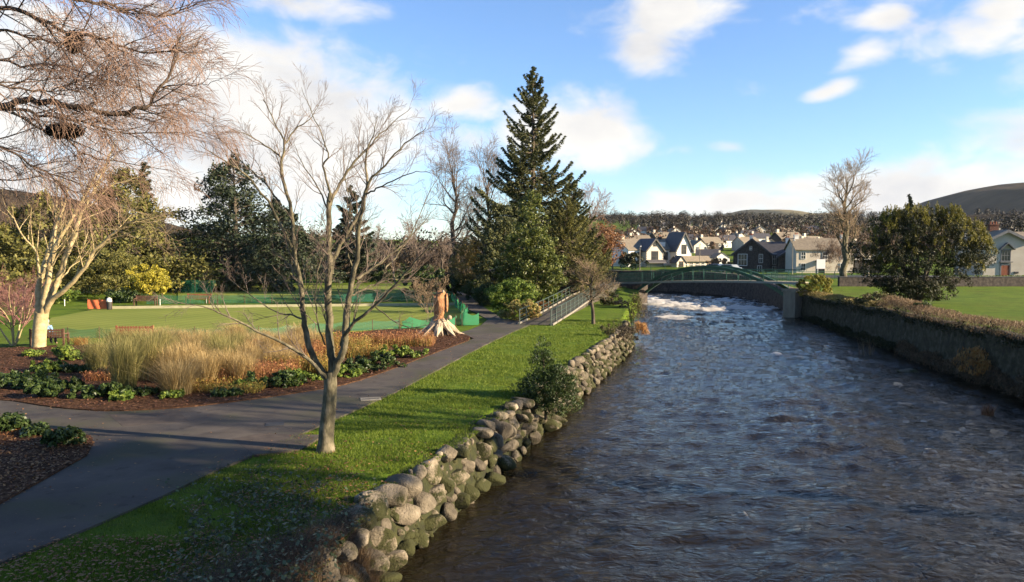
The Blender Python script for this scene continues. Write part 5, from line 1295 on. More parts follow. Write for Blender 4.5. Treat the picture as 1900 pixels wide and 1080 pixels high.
# ---------------------------------------------------------------- green footbridge
def footbridge():
    a = np.array([12.6, 93.0]); l0 = np.array(A(1188,540,90.0)[:2]); r0 = np.array(A(1472,540,73.5)[:2])
    d = (r0 - l0); L = np.linalg.norm(d); d /= L; n = np.array([-d[1], d[0]])
    t = thing('footbridge', 'green steel arched footbridge with railings spanning the river', 'bridge', (l0[0], l0[1], 0))
    def pt(u, off, z): q = l0 + d * u + n * off; return (q[0], q[1], z)
    deckz = lambda u: 1.08 + .92 * math.sin(max(0, min(1, (u + 4) / (L + 4))) * math.pi / 2)
    W = .95
    N_ = 40
    for s in (-1, 1):
        m = MB(); 
        f = lambda u: .0 + 3.0 * (1 - (2 * (u / L) - 1) ** 2) ** .95 + .45 * (u / L)
        us = [L * i / N_ for i in range(N_ + 1)]
        for i in range(N_): m.beam(pt(us[i], s*W, f(us[i])), pt(us[i+1], s*W, f(us[i+1])), .15, .30)
        m.build('arch', M['green_paint'], t, world=True)
        h = MB(); u0, u1 = -4.2, L + .9
        us2 = np.linspace(u0, u1, 30)
        for k in range(29):
            for hz, ww in ((1.12, .06), (.62, .03), (.18, .03)):
                h.beam(pt(us2[k], s*W*.9, deckz(us2[k]) + hz), pt(us2[k+1], s*W*.9, deckz(us2[k+1]) + hz), ww, ww)
        for u in np.arange(u0, u1, .26): h.beam(pt(u, s*W*.9, deckz(u)), pt(u, s*W*.9, deckz(u) + 1.12), .012, .012, up=(1,0,0))
        h.build('railing', M['green_paint'], t, world=True)
        for u in np.linspace(1.2, L - 1.2, 13):
            MB().beam(pt(u, s*W, min(deckz(u) - .1, f(u))), pt(u, s*W, max(deckz(u) + 1.12, f(u))), .06, .06, up=(1,0,0)).build('hanger', M['green_paint'], t, world=True)
    k = MB(); us2 = np.linspace(-4.4, L + .95, 30)
    for i in range(29): k.beam(pt(us2[i], 0, deckz(us2[i]) - .1), pt(us2[i+1], 0, deckz(us2[i+1]) - .1), 2*W + .1, .13)
    k.build('deck', M['conc'], t, world=True)
    e = MB()
    for i in range(29):
        for s in (-1, 1): e.beam(pt(us2[i], s*(W+.09), deckz(us2[i]) - .14), pt(us2[i+1], s*(W+.09), deckz(us2[i+1]) - .14), .05, .20)
    e.build('edge_beam', mat('edge_beam_paint', (.30,.33,.30), (.40,.42,.38), scale=3, rough=.6), t, world=True)
    p = MB(); q = l0 + d * (L + .35)
    R = Matrix.Translation((q[0], q[1], 0)) @ Matrix.Rotation(math.atan2(d[1], d[0]), 4, 'Z')
    p.box(-.62, .68, -1.25, 1.25, WATER - .8, 1.02, R); p.box(-.75, .8, -1.35, 1.35, 1.022, 1.32, R)
    p.build('pier', M['conc'], t, world=True)
    p = MB(); q = l0 - d * .5; R = Matrix.Translation((q[0], q[1], 0)) @ Matrix.Rotation(math.atan2(d[1], d[0]), 4, 'Z')
    p.box(-.5, .45, -1.3, 1.3, WATER - .8, .85, R); p.build('abutment', M['dark_stone'], t, world=True)
footbridge()

# ---------------------------------------------------------------- river walls, right bank and village side
def stone_wall(name, label, pts, ztop, zbot, th, seed, m, cat='wall', cope=None):
    """pts path with the face toward the river on its left side; rough masonry in real relief"""
    pts = np.array(pts, float); seg = np.linalg.norm(np.diff(pts, axis=0), axis=1); cum = np.concatenate([[0], np.cumsum(seg)])
    t = thing(name, label, cat, (pts[0,0], pts[0,1], 0))
    nu = int(cum[-1] / .16); us = np.linspace(0, cum[-1], nu); nv = 16
    V = []; 
    X = np.interp(us, cum, pts[:,0]); Y = np.interp(us, cum, pts[:,1])
    dx = np.gradient(X); dy = np.gradient(Y); l = np.hypot(dx, dy); nx = -dy / l; ny = dx / l
    zt = np.array([ztop(y_) if callable(ztop) else ztop for y_ in Y])
    zt = zt + (fbm(us * .9, us * 0, seed) - .5) * .16
    f = np.linspace(0, 1, nv)[:, None]
    Z = zbot + (zt[None] - zbot) * f
    rel = (np.round(fbm(us[None] * 2.6 + np.floor(f * 9) * 7.3, np.floor(f * 9) * 3.1 + 0*us[None], seed, 2) * 5) / 5 - .5) * .16 + (fbm(us[None] * 6, Z * 6, seed + 3, 2) - .5) * .10
    batter = .18 * (1 - f)
    PX = X[None] + nx[None] * (rel + batter); PY = Y[None] + ny[None] * (rel + batter)
    face = np.stack([PX, PY, Z], -1)
    back_t = np.stack([X - nx * th, Y - ny * th, zt - .0], -1)[None]; back_b = np.stack([X - nx * th, Y - ny * th, zt * 0 + zbot], -1)[None]
    G_ = np.concatenate([face, back_t, back_b], 0); k = G_.shape[0]
    idx = np.arange(k * nu).reshape(k, nu); F = np.stack([idx[:-1,:-1], idx[:-1,1:], idx[1:,1:], idx[1:,:-1]], -1).reshape(-1, 4)
    np_mesh('masonry', G_.reshape(-1, 3), F[:, ::-1], m, t)
    return t
M['wall_stone'] = mat('wall_stone', (.030,.026,.018), (.11,.095,.07), scale=2.8, c3=(.055,.05,.025), bump=1, bscale=9, rough=.95, ramp=(.32,.68))
ys_ = np.arange(3, 74, 1.5)
stone_wall('river_wall', 'long dark mossy dry stone wall along the right bank up to the bridge pier', [(xr(y)+.05, y) for y in ys_], lambda y: float(zright(y)) + .02, -2.1, .8, 31, M['wall_stone'])
farw = [(27.95,74.5),(29,80),(30.2,88),(31.25,97),(30.9,104),(28.6,114),(25,118.5),(21,121.6),(8,128.1),(-12,134)]
stone_wall('embankment_wall', 'dark stone embankment wall curving behind the footbridge below the road', farw, lambda y: float(np.interp(y, [74, 90, 100, 110], [.75, 1.0, 1.5, 1.75])), -2.1, 1.7, 32, M['dark_stone'])
o = MB().box(-.35,.35,-.04,.04,-.5,.5).box(-.2,.2,-.06,-.042,-.35,.35)
g = A(1364, 540, 113.0)
tt = thing('depth_gauge', 'small white framed dark panel on the embankment wall beneath the footbridge', 'sign', (g[0], g[1]-1.2, g[2]), math.radians(-50))
MB().box(-.42,.42,-.04,.04,-.95,.95).build('frame', M['trim_white'], tt); MB().box(-.22,.22,-.07,-.045,-.6,.6).build('panel', M['trim_dark'], tt)
# low dark wall in front of the cottage
w = thing('garden_wall', 'low dark stone wall across the back of the right hand lawn', 'wall', (dat(1560,86)[0], 86.5, 1.0))
MB().box(0, 40, -.25, .25, -.3, .95).build('masonry', M['dark_stone'], w); MB().box(-.02, 40.02, -.30, .30, .952, 1.02).build('coping', M['slate_dark'], w)

hedge_strip('mossy_growth', 'mossy olive growth along the foot of the right river wall nearest the pier', [(xr(y)-.30, y, -1.55) for y in (48, 53, 58, 64, 70)], .28, .55, LM['yew'], 141, 9000, .07, 'plant', asp=.4, irr=.9)
hedge_strip('wall_scrub', 'dead brown grass and moss along the foot of the right river wall nearer the camera', [(xr(y)-.30, y, -1.6) for y in (30, 34, 38, 42, 47)], .30, .8, LM['darkbrush'], 142, 12000, .07, 'plant', asp=.2, T=(0,0,1), irr=.9)
hedge_strip('ivy', 'dark ivy hanging over the top of the right river wall', [(xr(y)-.06, y, zright(y)-.55) for y in (31, 36, 40, 46, 52, 60, 70)], .14, .62, LM['yew'], 143, 6000, .06, 'plant', asp=.5, irr=1.0)
# ---------------------------------------------------------------- carved stump and netting
M['carving'] = mat('carved_wood', (.26,.10,.04), (.56,.30,.14), scale=7, c3=(.40,.19,.08), bump=1, bscale=16, rough=.75, stretch=(1,1,.5))
M['old_wood'] = mat('weathered_root', (.30,.22,.145), (.54,.44,.31), scale=4, bump=.6, bscale=12, rough=.9, stretch=(1,1,.35))
def carving():
    b = G(815, 622, 0); D = b[1]; t = thing('carved_stump', 'old tree stump with splayed pale roots and an orange carved bird figure on top', 'sculpture', tuple(b))
    rng = np.random.default_rng(800); mb = MB()
    for i in range(17):
        a = 2*math.pi*i/17 + rng.uniform(-.15,.15); L = rng.uniform(.7,1.4); h = rng.uniform(.8, 1.0)
        p = []
        for f in (0, .25, .5, .75, 1): p.append((math.cos(a)*(.28+L*f**1.25*.95), math.sin(a)*(.28+L*f**1.25*.95), h*(1-f)**1.15 - .02 - .06*f))
        mb.tube(p, [x * rng.uniform(.5, 1.1) for x in (.19,.18,.16,.12,.05)], 8)
    V = np.array(mb.v); V += (np.stack([fbm(V[:,1]*6, V[:,2]*5, 13), fbm(V[:,0]*6, V[:,2]*5, 14), fbm(V[:,0]*6, V[:,1]*6, 15)], 1) - .5) * .16
    np_mesh('roots', V, mb.f, M['old_wood'], t, world=False)
    MB().lathe([(.60,0),(.50,.3),(.40,.6),(.34,.85),(.3,1.0)], 12).build('heartwood', M['bark_dark'], t)
    s = MB(); prof = [(.40,.78),(.42,.95),(.36,1.08),(.28,1.2),(.30,1.35),(.36,1.55),(.40,1.8),(.42,2.05),(.40,2.25),(.34,2.4),(.30,2.48),(.31,2.6),(.28,2.72),(.18,2.80),(.04,2.82)]
    s.lathe(prof, 20, sx=.95, sy=.8)
    V = np.array(s.v); V[:,0] += .10*(V[:,2]-.9)**1.1*.5 + .0; V += (np.stack([fbm(V[:,1]*5, V[:,2]*7, 3), fbm(V[:,0]*5, V[:,2]*7, 4), fbm(V[:,0]*5, V[:,1]*5, 5)], 1) - .5) * .24; V[:,2] *= .94
    np_mesh('bird_carving', V, s.f, M['carving'], t, world=False, smooth=True)
    for sgn in (-1, 1):
        w = MB(); w.lathe([(.02,0),(.10,.1),(.15,.45),(.13,.85),(.03,1.15)], 10, c=(.12+sgn*.34, -.05, 1.35), sx=.6, sy=1.5); w.build('wing', M['carving'], t, smooth=True)
    bk = MB(); bk.tube([(.27,-.22,2.62),(.27,-.36,2.60),(.27,-.42,2.52)], [.08,.05,.01], 7); bk.build('beak', M['old_wood'], t, smooth=True)
    st = MB().lathe([(.12,0),(.14,.1),(.12,.2),(.03,.25)], 9, c=(.62,-.1,.95)); st.build('claw_stub', M['old_wood'], t, smooth=True)
carving()
def netmat(name, c, alpha):
    m = bpy.data.materials.new(name); m.use_nodes = True; nt = m.node_tree; N = nt.nodes; L = nt.links
    b = N['Principled BSDF']; b.inputs['Base Color'].default_value = (*c, 1); b.inputs['Roughness'].default_value = .7
    tr = N.new('ShaderNodeBsdfTranslucent'); tr.inputs['Color'].default_value = (*c, 1); m1 = N.new('ShaderNodeMixShader'); m1.inputs[0].default_value = .35
    L.new(b.outputs[0], m1.inputs[1]); L.new(tr.outputs[0], m1.inputs[2])
    tp = N.new('ShaderNodeBsdfTransparent'); m2 = N.new('ShaderNodeMixShader'); m2.inputs[0].default_value = alpha
    L.new(tp.outputs[0], m2.inputs[1]); L.new(m1.outputs[0], m2.inputs[2]); L.new(m2.outputs[0], N['Material Output'].inputs['Surface'])
    return m
M['net_green'] = netmat('green_netting', (.03,.22,.09), .88)
M['net_teal'] = netmat('teal_netting', (.02,.16,.09), .5)
def net(name, label, pts, h, m, sag=.12, seed=1, cat='netting', post=True, ps=1.8):
    pts = np.array(pts, float); seg = np.linalg.norm(np.diff(pts, axis=0), axis=1); cum = np.concatenate([[0], np.cumsum(seg)])
    t = thing(name, label, cat, (pts[0,0], pts[0,1], 0)); n = max(8, int(cum[-1] / .2)); us = np.linspace(0, cum[-1], n); nv = 7
    X = np.interp(us, cum, pts[:,0]); Y = np.interp(us, cum, pts[:,1]); f = np.linspace(0, 1, nv)[:,None]
    top = h - sag * np.abs(np.sin(us / ps * math.pi)) * (1 + fbm(us, 0*us, seed))
    w = (fbm(us[None] * 1.3 + 0*f, f * 2 + 0*us[None], seed + 1, 3) - .5) * .5 * h
    Z = f * top[None]; V = np.stack([X[None] + w, Y[None] + w * .6, Z], -1)
    idx = np.arange(nv*n).reshape(nv, n); F = np.stack([idx[:-1,:-1], idx[:-1,1:], idx[1:,1:], idx[1:,:-1]], -1).reshape(-1, 4)
    np_mesh('mesh_sheet', V.reshape(-1,3), F, m, t, smooth=True)
    if post:
        for u in np.arange(0, cum[-1] + .1, ps)[:90]:
            x = np.interp(u, cum, pts[:,0]); y = np.interp(u, cum, pts[:,1]); MB().tube([(x, y, -.1), (x, y, h + .06)], .02, 5).build('post', M['wood_dark'], t, world=True)
    return t
g2 = lambda x, y: tuple(G(x, y)[:2])
net('green_netting', 'bright green plastic netting barrier folded round the corner behind the carved stump', [g2(838,557), g2(850,575), g2(868,592), g2(856,604), g2(887,603)], .95, M['net_green'], .2, 3, ps=1.3)
net('green_netting', 'bright green netting barrier running left from the carved stump along the bowling green', [g2(845,607), g2(826,608), g2(800,607), g2(745,609)], .75, M['net_green'], .2, 4, ps=1.5)
net('net_fence', 'low see-through teal net fence along the near edge of the bowling green', [g2(742,610), g2(600,617), g2(480,627), g2(300,628), g2(100,628)], .62, M['net_teal'], .08, 5)
net('net_fence', 'see-through teal net fence along the far edge of the bowling green', [g2(835,556), g2(600,562), g2(400,563), g2(270,564)], .85, M['net_teal'], .06, 6, ps=2.5)
net('net_fence', 'tall teal tennis netting beyond the far corner of the bowling green', [dat(333, 88)[:2], dat(398, 87)[:2]], 1.6, M['net_teal'], .05, 7, ps=2)
net('net_fence', 'teal netting standing far off across the upper lawn between the tree stems', [dat(545, 118)[:2], dat(600, 118)[:2]], 1.5, M['net_teal'], .05, 8, ps=2)
# ditch edging boards of the green
e = thing('green_edging', 'pale timber edging board along the far ditch of the bowling green', 'edging', tuple(G(195, 571)))
MB().beam(G(195,571,.12), G(850,564,.12), .18, .24).build('board', mat('edging_board', (.40,.37,.22),(.5,.46,.28), rough=.9), e, world=True)

def bench(label, base, rz, w=1.6, m=None):
    m = m or M['wood_dark']; t = thing('park_bench', label, 'bench', base, rz)
    s = MB()
    for k in range(4): s.box(-w/2, w/2, -.22+k*.12, -.13+k*.12, .42, .45)
    s.build('seat', m, t)
    b = MB()
    for k in range(3): b.box(-w/2, w/2, .26, .29, .52+k*.13, .61+k*.13)
    for k in range(12): b.box(-w/2+.06+k*(w-.12)/12, -w/2+.11+k*(w-.12)/12, .262, .288, .45, .9)
    b.build('backrest', m, t)
    for sx in (-1, 1):
        MB().box(sx*w/2-.04, sx*w/2+.04, -.22, -.15, 0, .62).build('leg', m, t); MB().box(sx*w/2-.04, sx*w/2+.04, .22, .30, 0, .92).build('leg', m, t)
        MB().box(sx*w/2-.05, sx*w/2+.05, -.24, .24, .62, .66).build('armrest', m, t)
    return t
bench('dark wooden bench seen from behind at the foot of the pale tree', tuple(G(93, 641)), math.radians(182), 1.7)
b2_ = bench('reddish wooden bench with a high slatted back behind the straw grasses', tuple(G(255, 640)), math.radians(181), 1.9, M['wood_red'])
b2_.scale = (1, 1, 1.15)
bench('brown bench under the yellow tree across the bowling green', tuple(G(270, 567)), 0, 1.9)
bench('reddish bench beside the tall teal netting across the green', tuple(G(368, 563)), 0, 2.2, M['wood_red'])
# orange screen
def screen():
    g = G(185, 575); t = thing('orange_screen', 'low orange red barrier sheet stretched between posts at the far edge of the green', 'barrier', tuple(g))
    us = np.linspace(-1.0, 1.0, 24); V = []; F = []
    for i, u in enumerate(us):
        for j in range(4): V.append((u, .04*math.sin(u*9+j), .08 + .27*j - (.05*abs(math.sin(u*4)) if j == 3 else 0)))
        if i:
            for j in range(3): a = (i-1)*4+j; F.append((a, a+4, a+5, a+1))
    np_mesh('sheet', V, F, mat('orange_sheet', (.45,.10,.04), (.6,.16,.06), scale=3, rough=.8), t, world=False)
    for x in (-1.02, 0, 1.02): MB().tube([(x,.05,-.1),(x,.05,.98)], .025, 6).build('post', M['wood_dark'], t)
    g = G(203, 575); t = thing('litter_bin', 'dark bin with a rounded white top beside the orange screen', 'bin', tuple(g))
    MB().lathe([(.17,0),(.19,.1),(.21,.62),(.2,.68)], 14).build('body', M['trim_dark'], t, smooth=True)
    MB().lathe([(.225,.685),(.225,.78),(.19,.93),(.10,1.02),(.02,1.04)], 14).build('lid', M['trim_white'], t, smooth=True)
screen()
for i, (x, y, lab) in enumerate([(297,566,'small white marker peg by the yellow tree end of the green'),(383,562,'small white marker peg by the reddish bench'),(120,567,'white marker peg at the left end of the far green edge')]):
    t = thing('marker_peg', lab, 'peg', tuple(G(x, y))); MB().tube([(0,0,-.05),(0,0,.45)], .03, 6).build('post', M['trim_white'], t); MB().lathe([(.05,.45),(.06,.5),(.02,.55)], 8).build('cap', M['trim_white'], t)

# person seated on the bench by the pale tree, seen from behind
def person():
    g = G(89, 641); t = thing('person', 'person in a light blue jacket sitting on the bench behind the pale tree', 'person', (g[0], g[1], 0))
    skin = mat('skin', (.45,.28,.2), (.52,.33,.24), rough=.6); jacket = mat('blue_jacket', (.16,.30,.48), (.24,.40,.58), scale=6, rough=.8); tr = mat('dark_trousers', (.03,.035,.05), (.05,.055,.07), rough=.9)
    def skinned(name, V, E, R, m, root=0):
        me = bpy.data.meshes.new(name); me.from_pydata(V, E, []); me.update(); o = link_mesh(name, me, m, t)
        sk = o.modifiers.new('skin', 'SKIN'); sk.use_smooth_shade = True
        for i, r in enumerate(R): me.skin_vertices[0].data[i].radius = (r, r) if not isinstance(r, tuple) else r
        me.skin_vertices[0].data[root].use_root = True
        s = o.modifiers.new('sub', 'SUBSURF'); s.levels = 1; s.render_levels = 2
        return o
    # faces away from the camera (+Y); the bench seat is at 0.45
    V = [(0,.0,.52),(0,-.03,.72),(0,-.05,.95),(0,-.04,1.06),(0,-.02,1.15),(0,0,1.24),(0,.01,1.33),
         (-.19,-.04,1.02),(-.25,.0,.78),(-.2,.2,.66),(-.14,.30,.63),(.19,-.04,1.02),(.25,.0,.78),(.2,.2,.66),(.14,.30,.63),
         (-.10,.08,.52),(-.12,.45,.53),(-.12,.48,.10),(-.12,.60,.05),(.10,.08,.52),(.12,.45,.53),(.12,.48,.10),(.12,.60,.05)]
    E = [(0,1),(1,2),(2,3),(3,4),(4,5),(5,6),(3,7),(7,8),(8,9),(9,10),(3,11),(11,12),(12,13),(13,14),(0,15),(15,16),(16,17),(17,18),(0,19),(19,20),(20,21),(21,22)]
    R = [.14,.15,.16,.10,.055,.09,.08,.065,.05,.04,.03,.065,.05,.04,.03,.09,.07,.05,.04,.09,.07,.05,.04]
    skinned('body', V, E, R, skin)
    skinned('jacket', V[:4] + V[7:10] + V[11:14], [(0,1),(1,2),(2,3),(3,4),(4,5),(5,6),(3,7),(7,8),(8,9)], [.165,.175,.19,.13,.09,.07,.06,.09,.07,.06], jacket)
    skinned('trousers', [V[0]] + V[15:18] + V[19:22], [(0,1),(1,2),(2,3),(0,4),(4,5),(5,6)], [.16,.11,.085,.065,.11,.085,.065], tr)
    hb = MB(); hb.lathe([(.03,1.17),(.09,1.20),(.105,1.27),(.10,1.34),(.06,1.40),(.01,1.415)], 14, sx=.92, sy=1.0); hb.build('hair', mat('grey_hair', (.3,.28,.27), (.42,.4,.38), scale=30), t, smooth=True)
person()

# ---------------------------------------------------------------- village
def window(parent, x, y, z, w, h, frame=None, sill=True, side='front', bars=1, name='window', depth=.05):
    """centre x, bottom z on a wall facing -Y (front) or +X (right)"""
    f = MB(); p = MB(); t = .09 * min(1, w)
    if side == 'front': B = lambda mb, a, b, c, d, y0, y1: mb.box(a, b, y0, y1, c, d); Y0, Y1 = y - depth, y - .003
    f_ = MB()
    def bx(mb, a, b, c, d, o0, o1):
        if side == 'front': mb.box(x+a, x+b, y-o1, y-o0, z+c, z+d)
        else: mb.box(y+o0, y+o1, x+a, x+b, z+c, z+d)
    bx(f, -w/2-t, -w/2, -t, h+t, .004, depth+.03); bx(f, w/2, w/2+t, -t, h+t, .004, depth+.03)
    bx(f, -w/2, w/2, -t, 0, .004, depth+.03); bx(f, -w/2, w/2, h, h+t, .004, depth+.03)
    bx(f, -w/2, w/2, h/2-.03, h/2+.03, .02, depth+.01)
    for k in range(bars): xx = -w/2 + w*(k+1)/(bars+1); bx(f, xx-.02, xx+.02, 0.0, h/2-.031, .02, depth+.008); bx(f, xx-.02, xx+.02, h/2+.031, h, .02, depth+.008)
    o = f.build(name, frame or M['trim_white'], parent)
    bx(p, -w/2+.001, w/2-.001, .001, h-.001, .006, depth-.015); p.build('pane', M['glass'], o)
    return o
def gable(mb, w, d, h, rh, axis='x', x0=0, y0=0):
    """walls with gable ends: footprint w x d centred at x0, front face at y0"""
    a, b = x0 - w/2, x0 + w/2; c, e = y0, y0 + d
    if axis == 'x':
        V = [(a,c,0),(b,c,0),(b,e,0),(a,e,0),(a,c,h),(b,c,h),(b,e,h),(a,e,h),(a,(c+e)/2,h+rh),(b,(c+e)/2,h+rh)]
        F = [(0,1,5,4),(1,2,6,9,5),(2,3,7,6),(3,0,4,8,7),(4,5,9,8),(7,8,9,6)]
    else:
        m_ = (a+b)/2
        V = [(a,c,0),(b,c,0),(b,e,0),(a,e,0),(a,c,h),(b,c,h),(b,e,h),(a,e,h),(m_,c,h+rh),(m_,e,h+rh)]
        F = [(0,1,5,8,4),(1,2,6,5),(2,3,7,9,6),(3,0,4,7),(4,8,9,7),(8,5,6,9)]
    mb.add(V, F)
def roof(mb, w, d, h, rh, axis='x', x0=0, y0=0, ov=.35, th=.14):
    a, b = x0 - w/2, x0 + w/2; c, e = y0, y0 + d; z1 = .012
    if axis == 'x':
        m_ = (c+e)/2; sl = rh / (d/2)
        for s, yy in ((-1, c), (1, e)):
            lo = yy + s * ov; zl = h - sl * ov
            V = [(a-ov,lo,zl+z1),(b+ov,lo,zl+z1),(b+ov,m_,h+rh+z1),(a-ov,m_,h+rh+z1)]; V += [(q[0],q[1],q[2]+th) for q in V]
            mb.add(V, [(0,3,2,1),(4,5,6,7),(0,1,5,4),(1,2,6,5),(2,3,7,6),(3,0,4,7)])
    else:
        m_ = (a+b)/2; sl = rh / (w/2)
        for s, xx in ((-1, a), (1, b)):
            lo = xx + s * ov; zl = h - sl * ov
            V = [(lo,c-ov,zl+z1),(lo,e+ov,zl+z1),(m_,e+ov,h+rh+z1),(m_,c-ov,h+rh+z1)]; V += [(q[0],q[1],q[2]+th) for q in V]
            mb.add(V, [(0,1,2,3),(4,7,6,5),(0,4,5,1),(1,5,6,2),(2,6,7,3),(3,7,4,0)])
def barge(mb, w, h, rh, x0, y0, ov=.35, th=.12, ht=.28):
    m_ = x0
    for s in (-1, 1):
        lo = x0 + s*(w/2+ov); zl = h - rh/(w/2)*ov
        mb.beam((lo, y0-ov-.06, zl), (m_, y0-ov-.06, h+rh), th*.8, ht, up=(0,0,1))
def chimney(parent, x, y, z, w=.7, h=1.2, m=None, pots=2):
    c = MB().box(x-w/2, x+w/2, y-.3, y+.3, z-.9, z+h); c.box(x-w/2-.07, x+w/2+.07, y-.37, y+.37, z+h+.002, z+h+.14)
    o = c.build('chimney', m or M['white'], parent)
    p = MB()
    for k in range(pots): p.lathe([(.11,0),(.09,.35)], 7, c=(x-w/2+.2+k*(w-.4)/max(1,pots-1), y, z+h+.142))
    p.build('chimney_pot', M['wood_red'], o)

def pub():
    x0 = dat(1222, 160)[0]; t = thing('pub_building', 'white and black gabled inn with steep roofs and a low porch across the river', 'building', (x0, 160, .9), math.radians(24))
    w = MB(); 
    gable(w, 15.0, 8, 4.3, 2.2, 'x', 0, 0); w.build('wall', M['white'], t)
    r = MB(); roof(r, 15.0, 8, 4.3, 2.2, 'x', 0, 0, .3); rf = r.build('roof', M['slate'], t)
    # left gable wing, right steep gable wing
    g = MB(); gable(g, 4.2, 5, 4.2, 2.3, 'y', -2.1, -1.6); g.build('left_gable_wall', M['grey_or_shade_render'], t)  # grey here is the wing's shade put into a white wall
    r = MB(); roof(r, 4.2, 5.0, 4.2, 2.3, 'y', -2.1, -1.6, .35); r.build('left_gable_roof', M['slate_dark'], t)
    b = MB(); barge(b, 4.2, 4.2, 2.3, -2.1, -1.6); b.build('bargeboard', M['trim_dark'], t)
    g = MB(); gable(g, 4.0, 5, 4.4, 3.5, 'y', 5.0, -2.0); g.build('right_gable_wall', M['white'], t)
    r = MB(); roof(r, 4.0, 5.0, 4.4, 3.5, 'y', 5.0, -2.0, .35); r.build('right_gable_roof', M['slate_dark'], t)
    b = MB(); barge(b, 4.0, 4.4, 3.5, 5.0, -2.0); b.build('bargeboard', M['trim_dark'], t)
    for (x, z, ww, h, y, bb) in [(-2.1,1.9,1.5,2.0,-1.6,2),(-2.1,5.0,.7,.8,-1.6,0),(5.0,3.4,1.1,1.9,-2.0,2),(5.0,1.5,.8,1.2,-2.0,1),(1.6,2.2,1.2,1.5,0,2),(-6.3,2.6,.9,1.1,0,1),(-4.9,2.6,.9,1.1,0,1),(-6.3,.6,.9,1.2,0,1),(7.2,2.4,.5,1.2,0,1)]:
        window(t, x, y, z, ww, h, M['trim_dark'], bars=bb)
    # dormer
    d = MB(); d.box(.5, 2.3, .9, 2.6, 4.9, 5.9); d.build('dormer', M['white'], t)
    # porch
    p = MB(); p.box(2.2, 10.4, -3.4, -2.1, 0, 1.9); p.build('porch_wall', M['cream'], t)
    r = MB(); roof(r, 8.6, 2.6, 1.92, .9, 'x', 6.3, -4.0, .2); r.build('porch_roof', M['slate'], t)
    g = MB(); gable(g, 2.2, 2.0, 1.7, 1.2, 'y', 2.4, -4.6); g.build('entrance_gable', M['cream'], t)
    r = MB(); roof(r, 2.2, 2.0, 1.7, 1.2, 'y', 2.4, -4.6, .25); r.build('entrance_roof', M['slate_dark'], t)
    window(t, 2.4, -4.6, .1, .9, 1.7, M['wood_dark'], bars=0, name='entrance_door')
    for x in (4.4, 5.9, 7.4, 8.9): window(t, x, -3.4, .6, .7, 1.0, M['trim_white'], bars=1)
    q = MB(); 
    for x in (-4.2, -.05): 
        for k in range(12): q.box(x-.13, x+.13, -1.64, -1.602, .2+k*.36, .2+k*.36+.2)
    for x in (3.02, 6.98):
        for k in range(12): q.box(x-.02, x+.24*(1 if x < 5 else -1)+.02*(x>5), -2.04, -2.002, .2+k*.36, .2+k*.36+.2) if x < 5 else q.box(x-.24, x, -2.04, -2.002, .2+k*.36, .2+k*.36+.2)
    q.build('quoins', M['trim_dark'], t)
    v = MB(); roof(v, 4.4, 1.6, 1.55, .5, 'x', -2.2, -3.0, .1); v.build('bay_roof', M['slate_dark'], t)
    chimney(t, -6.5, 4, 6.2, .8, .9, M['cream']); chimney(t, 3.0, 4, 6.4, .7, .6, M['dark_stone'])
pub()
def dark_house():
    x0 = dat(1405, 138)[0]; t = thing('dark_stone_house', 'dark slate stone house with white windows and three gables behind the footbridge', 'building', (x0, 138, .9), math.radians(-16))
    w = MB(); gable(w, 6.4, 9, 3.6, 2.6, 'y', -1.0, 0); w.build('wall', M['dark_stone'], t)
    r = MB(); roof(r, 6.4, 9, 3.6, 2.6, 'y', -1.0, 0, .4); r.build('roof', M['slate'], t)
    w = MB(); gable(w, 6.2, 7.5, 3.0, 1.9, 'y', 6.6, -2.2); w.build('side_wing_wall', M['dark_stone'], t)
    r = MB(); roof(r, 6.2, 7.5, 3.0, 1.9, 'y', 6.6, -2.2, .35); r.build('side_wing_roof', M['slate_dark'], t)
    w = MB(); gable(w, 8.5, 5, 3.4, 2.2, 'x', 4.4, 1.2); w.build('middle_wall', M['dark_stone'], t)
    r = MB(); roof(r, 8.5, 5, 3.4, 2.2, 'x', 4.4, 1.2, .3); r.build('middle_roof', M['slate_dark'], t)
    b = MB(); barge(b, 6.4, 3.6, 2.6, -1.0, 0, .4); b.build('bargeboard', M['slate_dark'], t); b = MB(); barge(b, 6.2, 3.0, 1.9, 6.6, -2.2, .35); b.build('bargeboard', M['slate_dark'], t)
    for (x, z, ww, h, y) in [(-2.6,1.4,1.5,2.0,0),(.6,1.9,.6,1.5,0),(-1.2,4.2,.4,.6,0),(7.0,.5,.5,.9,-2.2),(.4,-.1,.7,1.4,0)]:
        window(t, x, y, z, ww, h, M['trim_white'], bars=2 if ww > 1 else 1)
    window(t, 3.0, 1.2, 1.6, .6, 1.9, M['trim_white']); window(t, 3.0, 1.2, -.3, .6, 1.5, M['trim_white'])
    chimney(t, -1.0, 4.5, 6.2, .6, .6, M['white']); chimney(t, 5.4, 3.6, 5.4, .7, .9, M['white'])
dark_house()
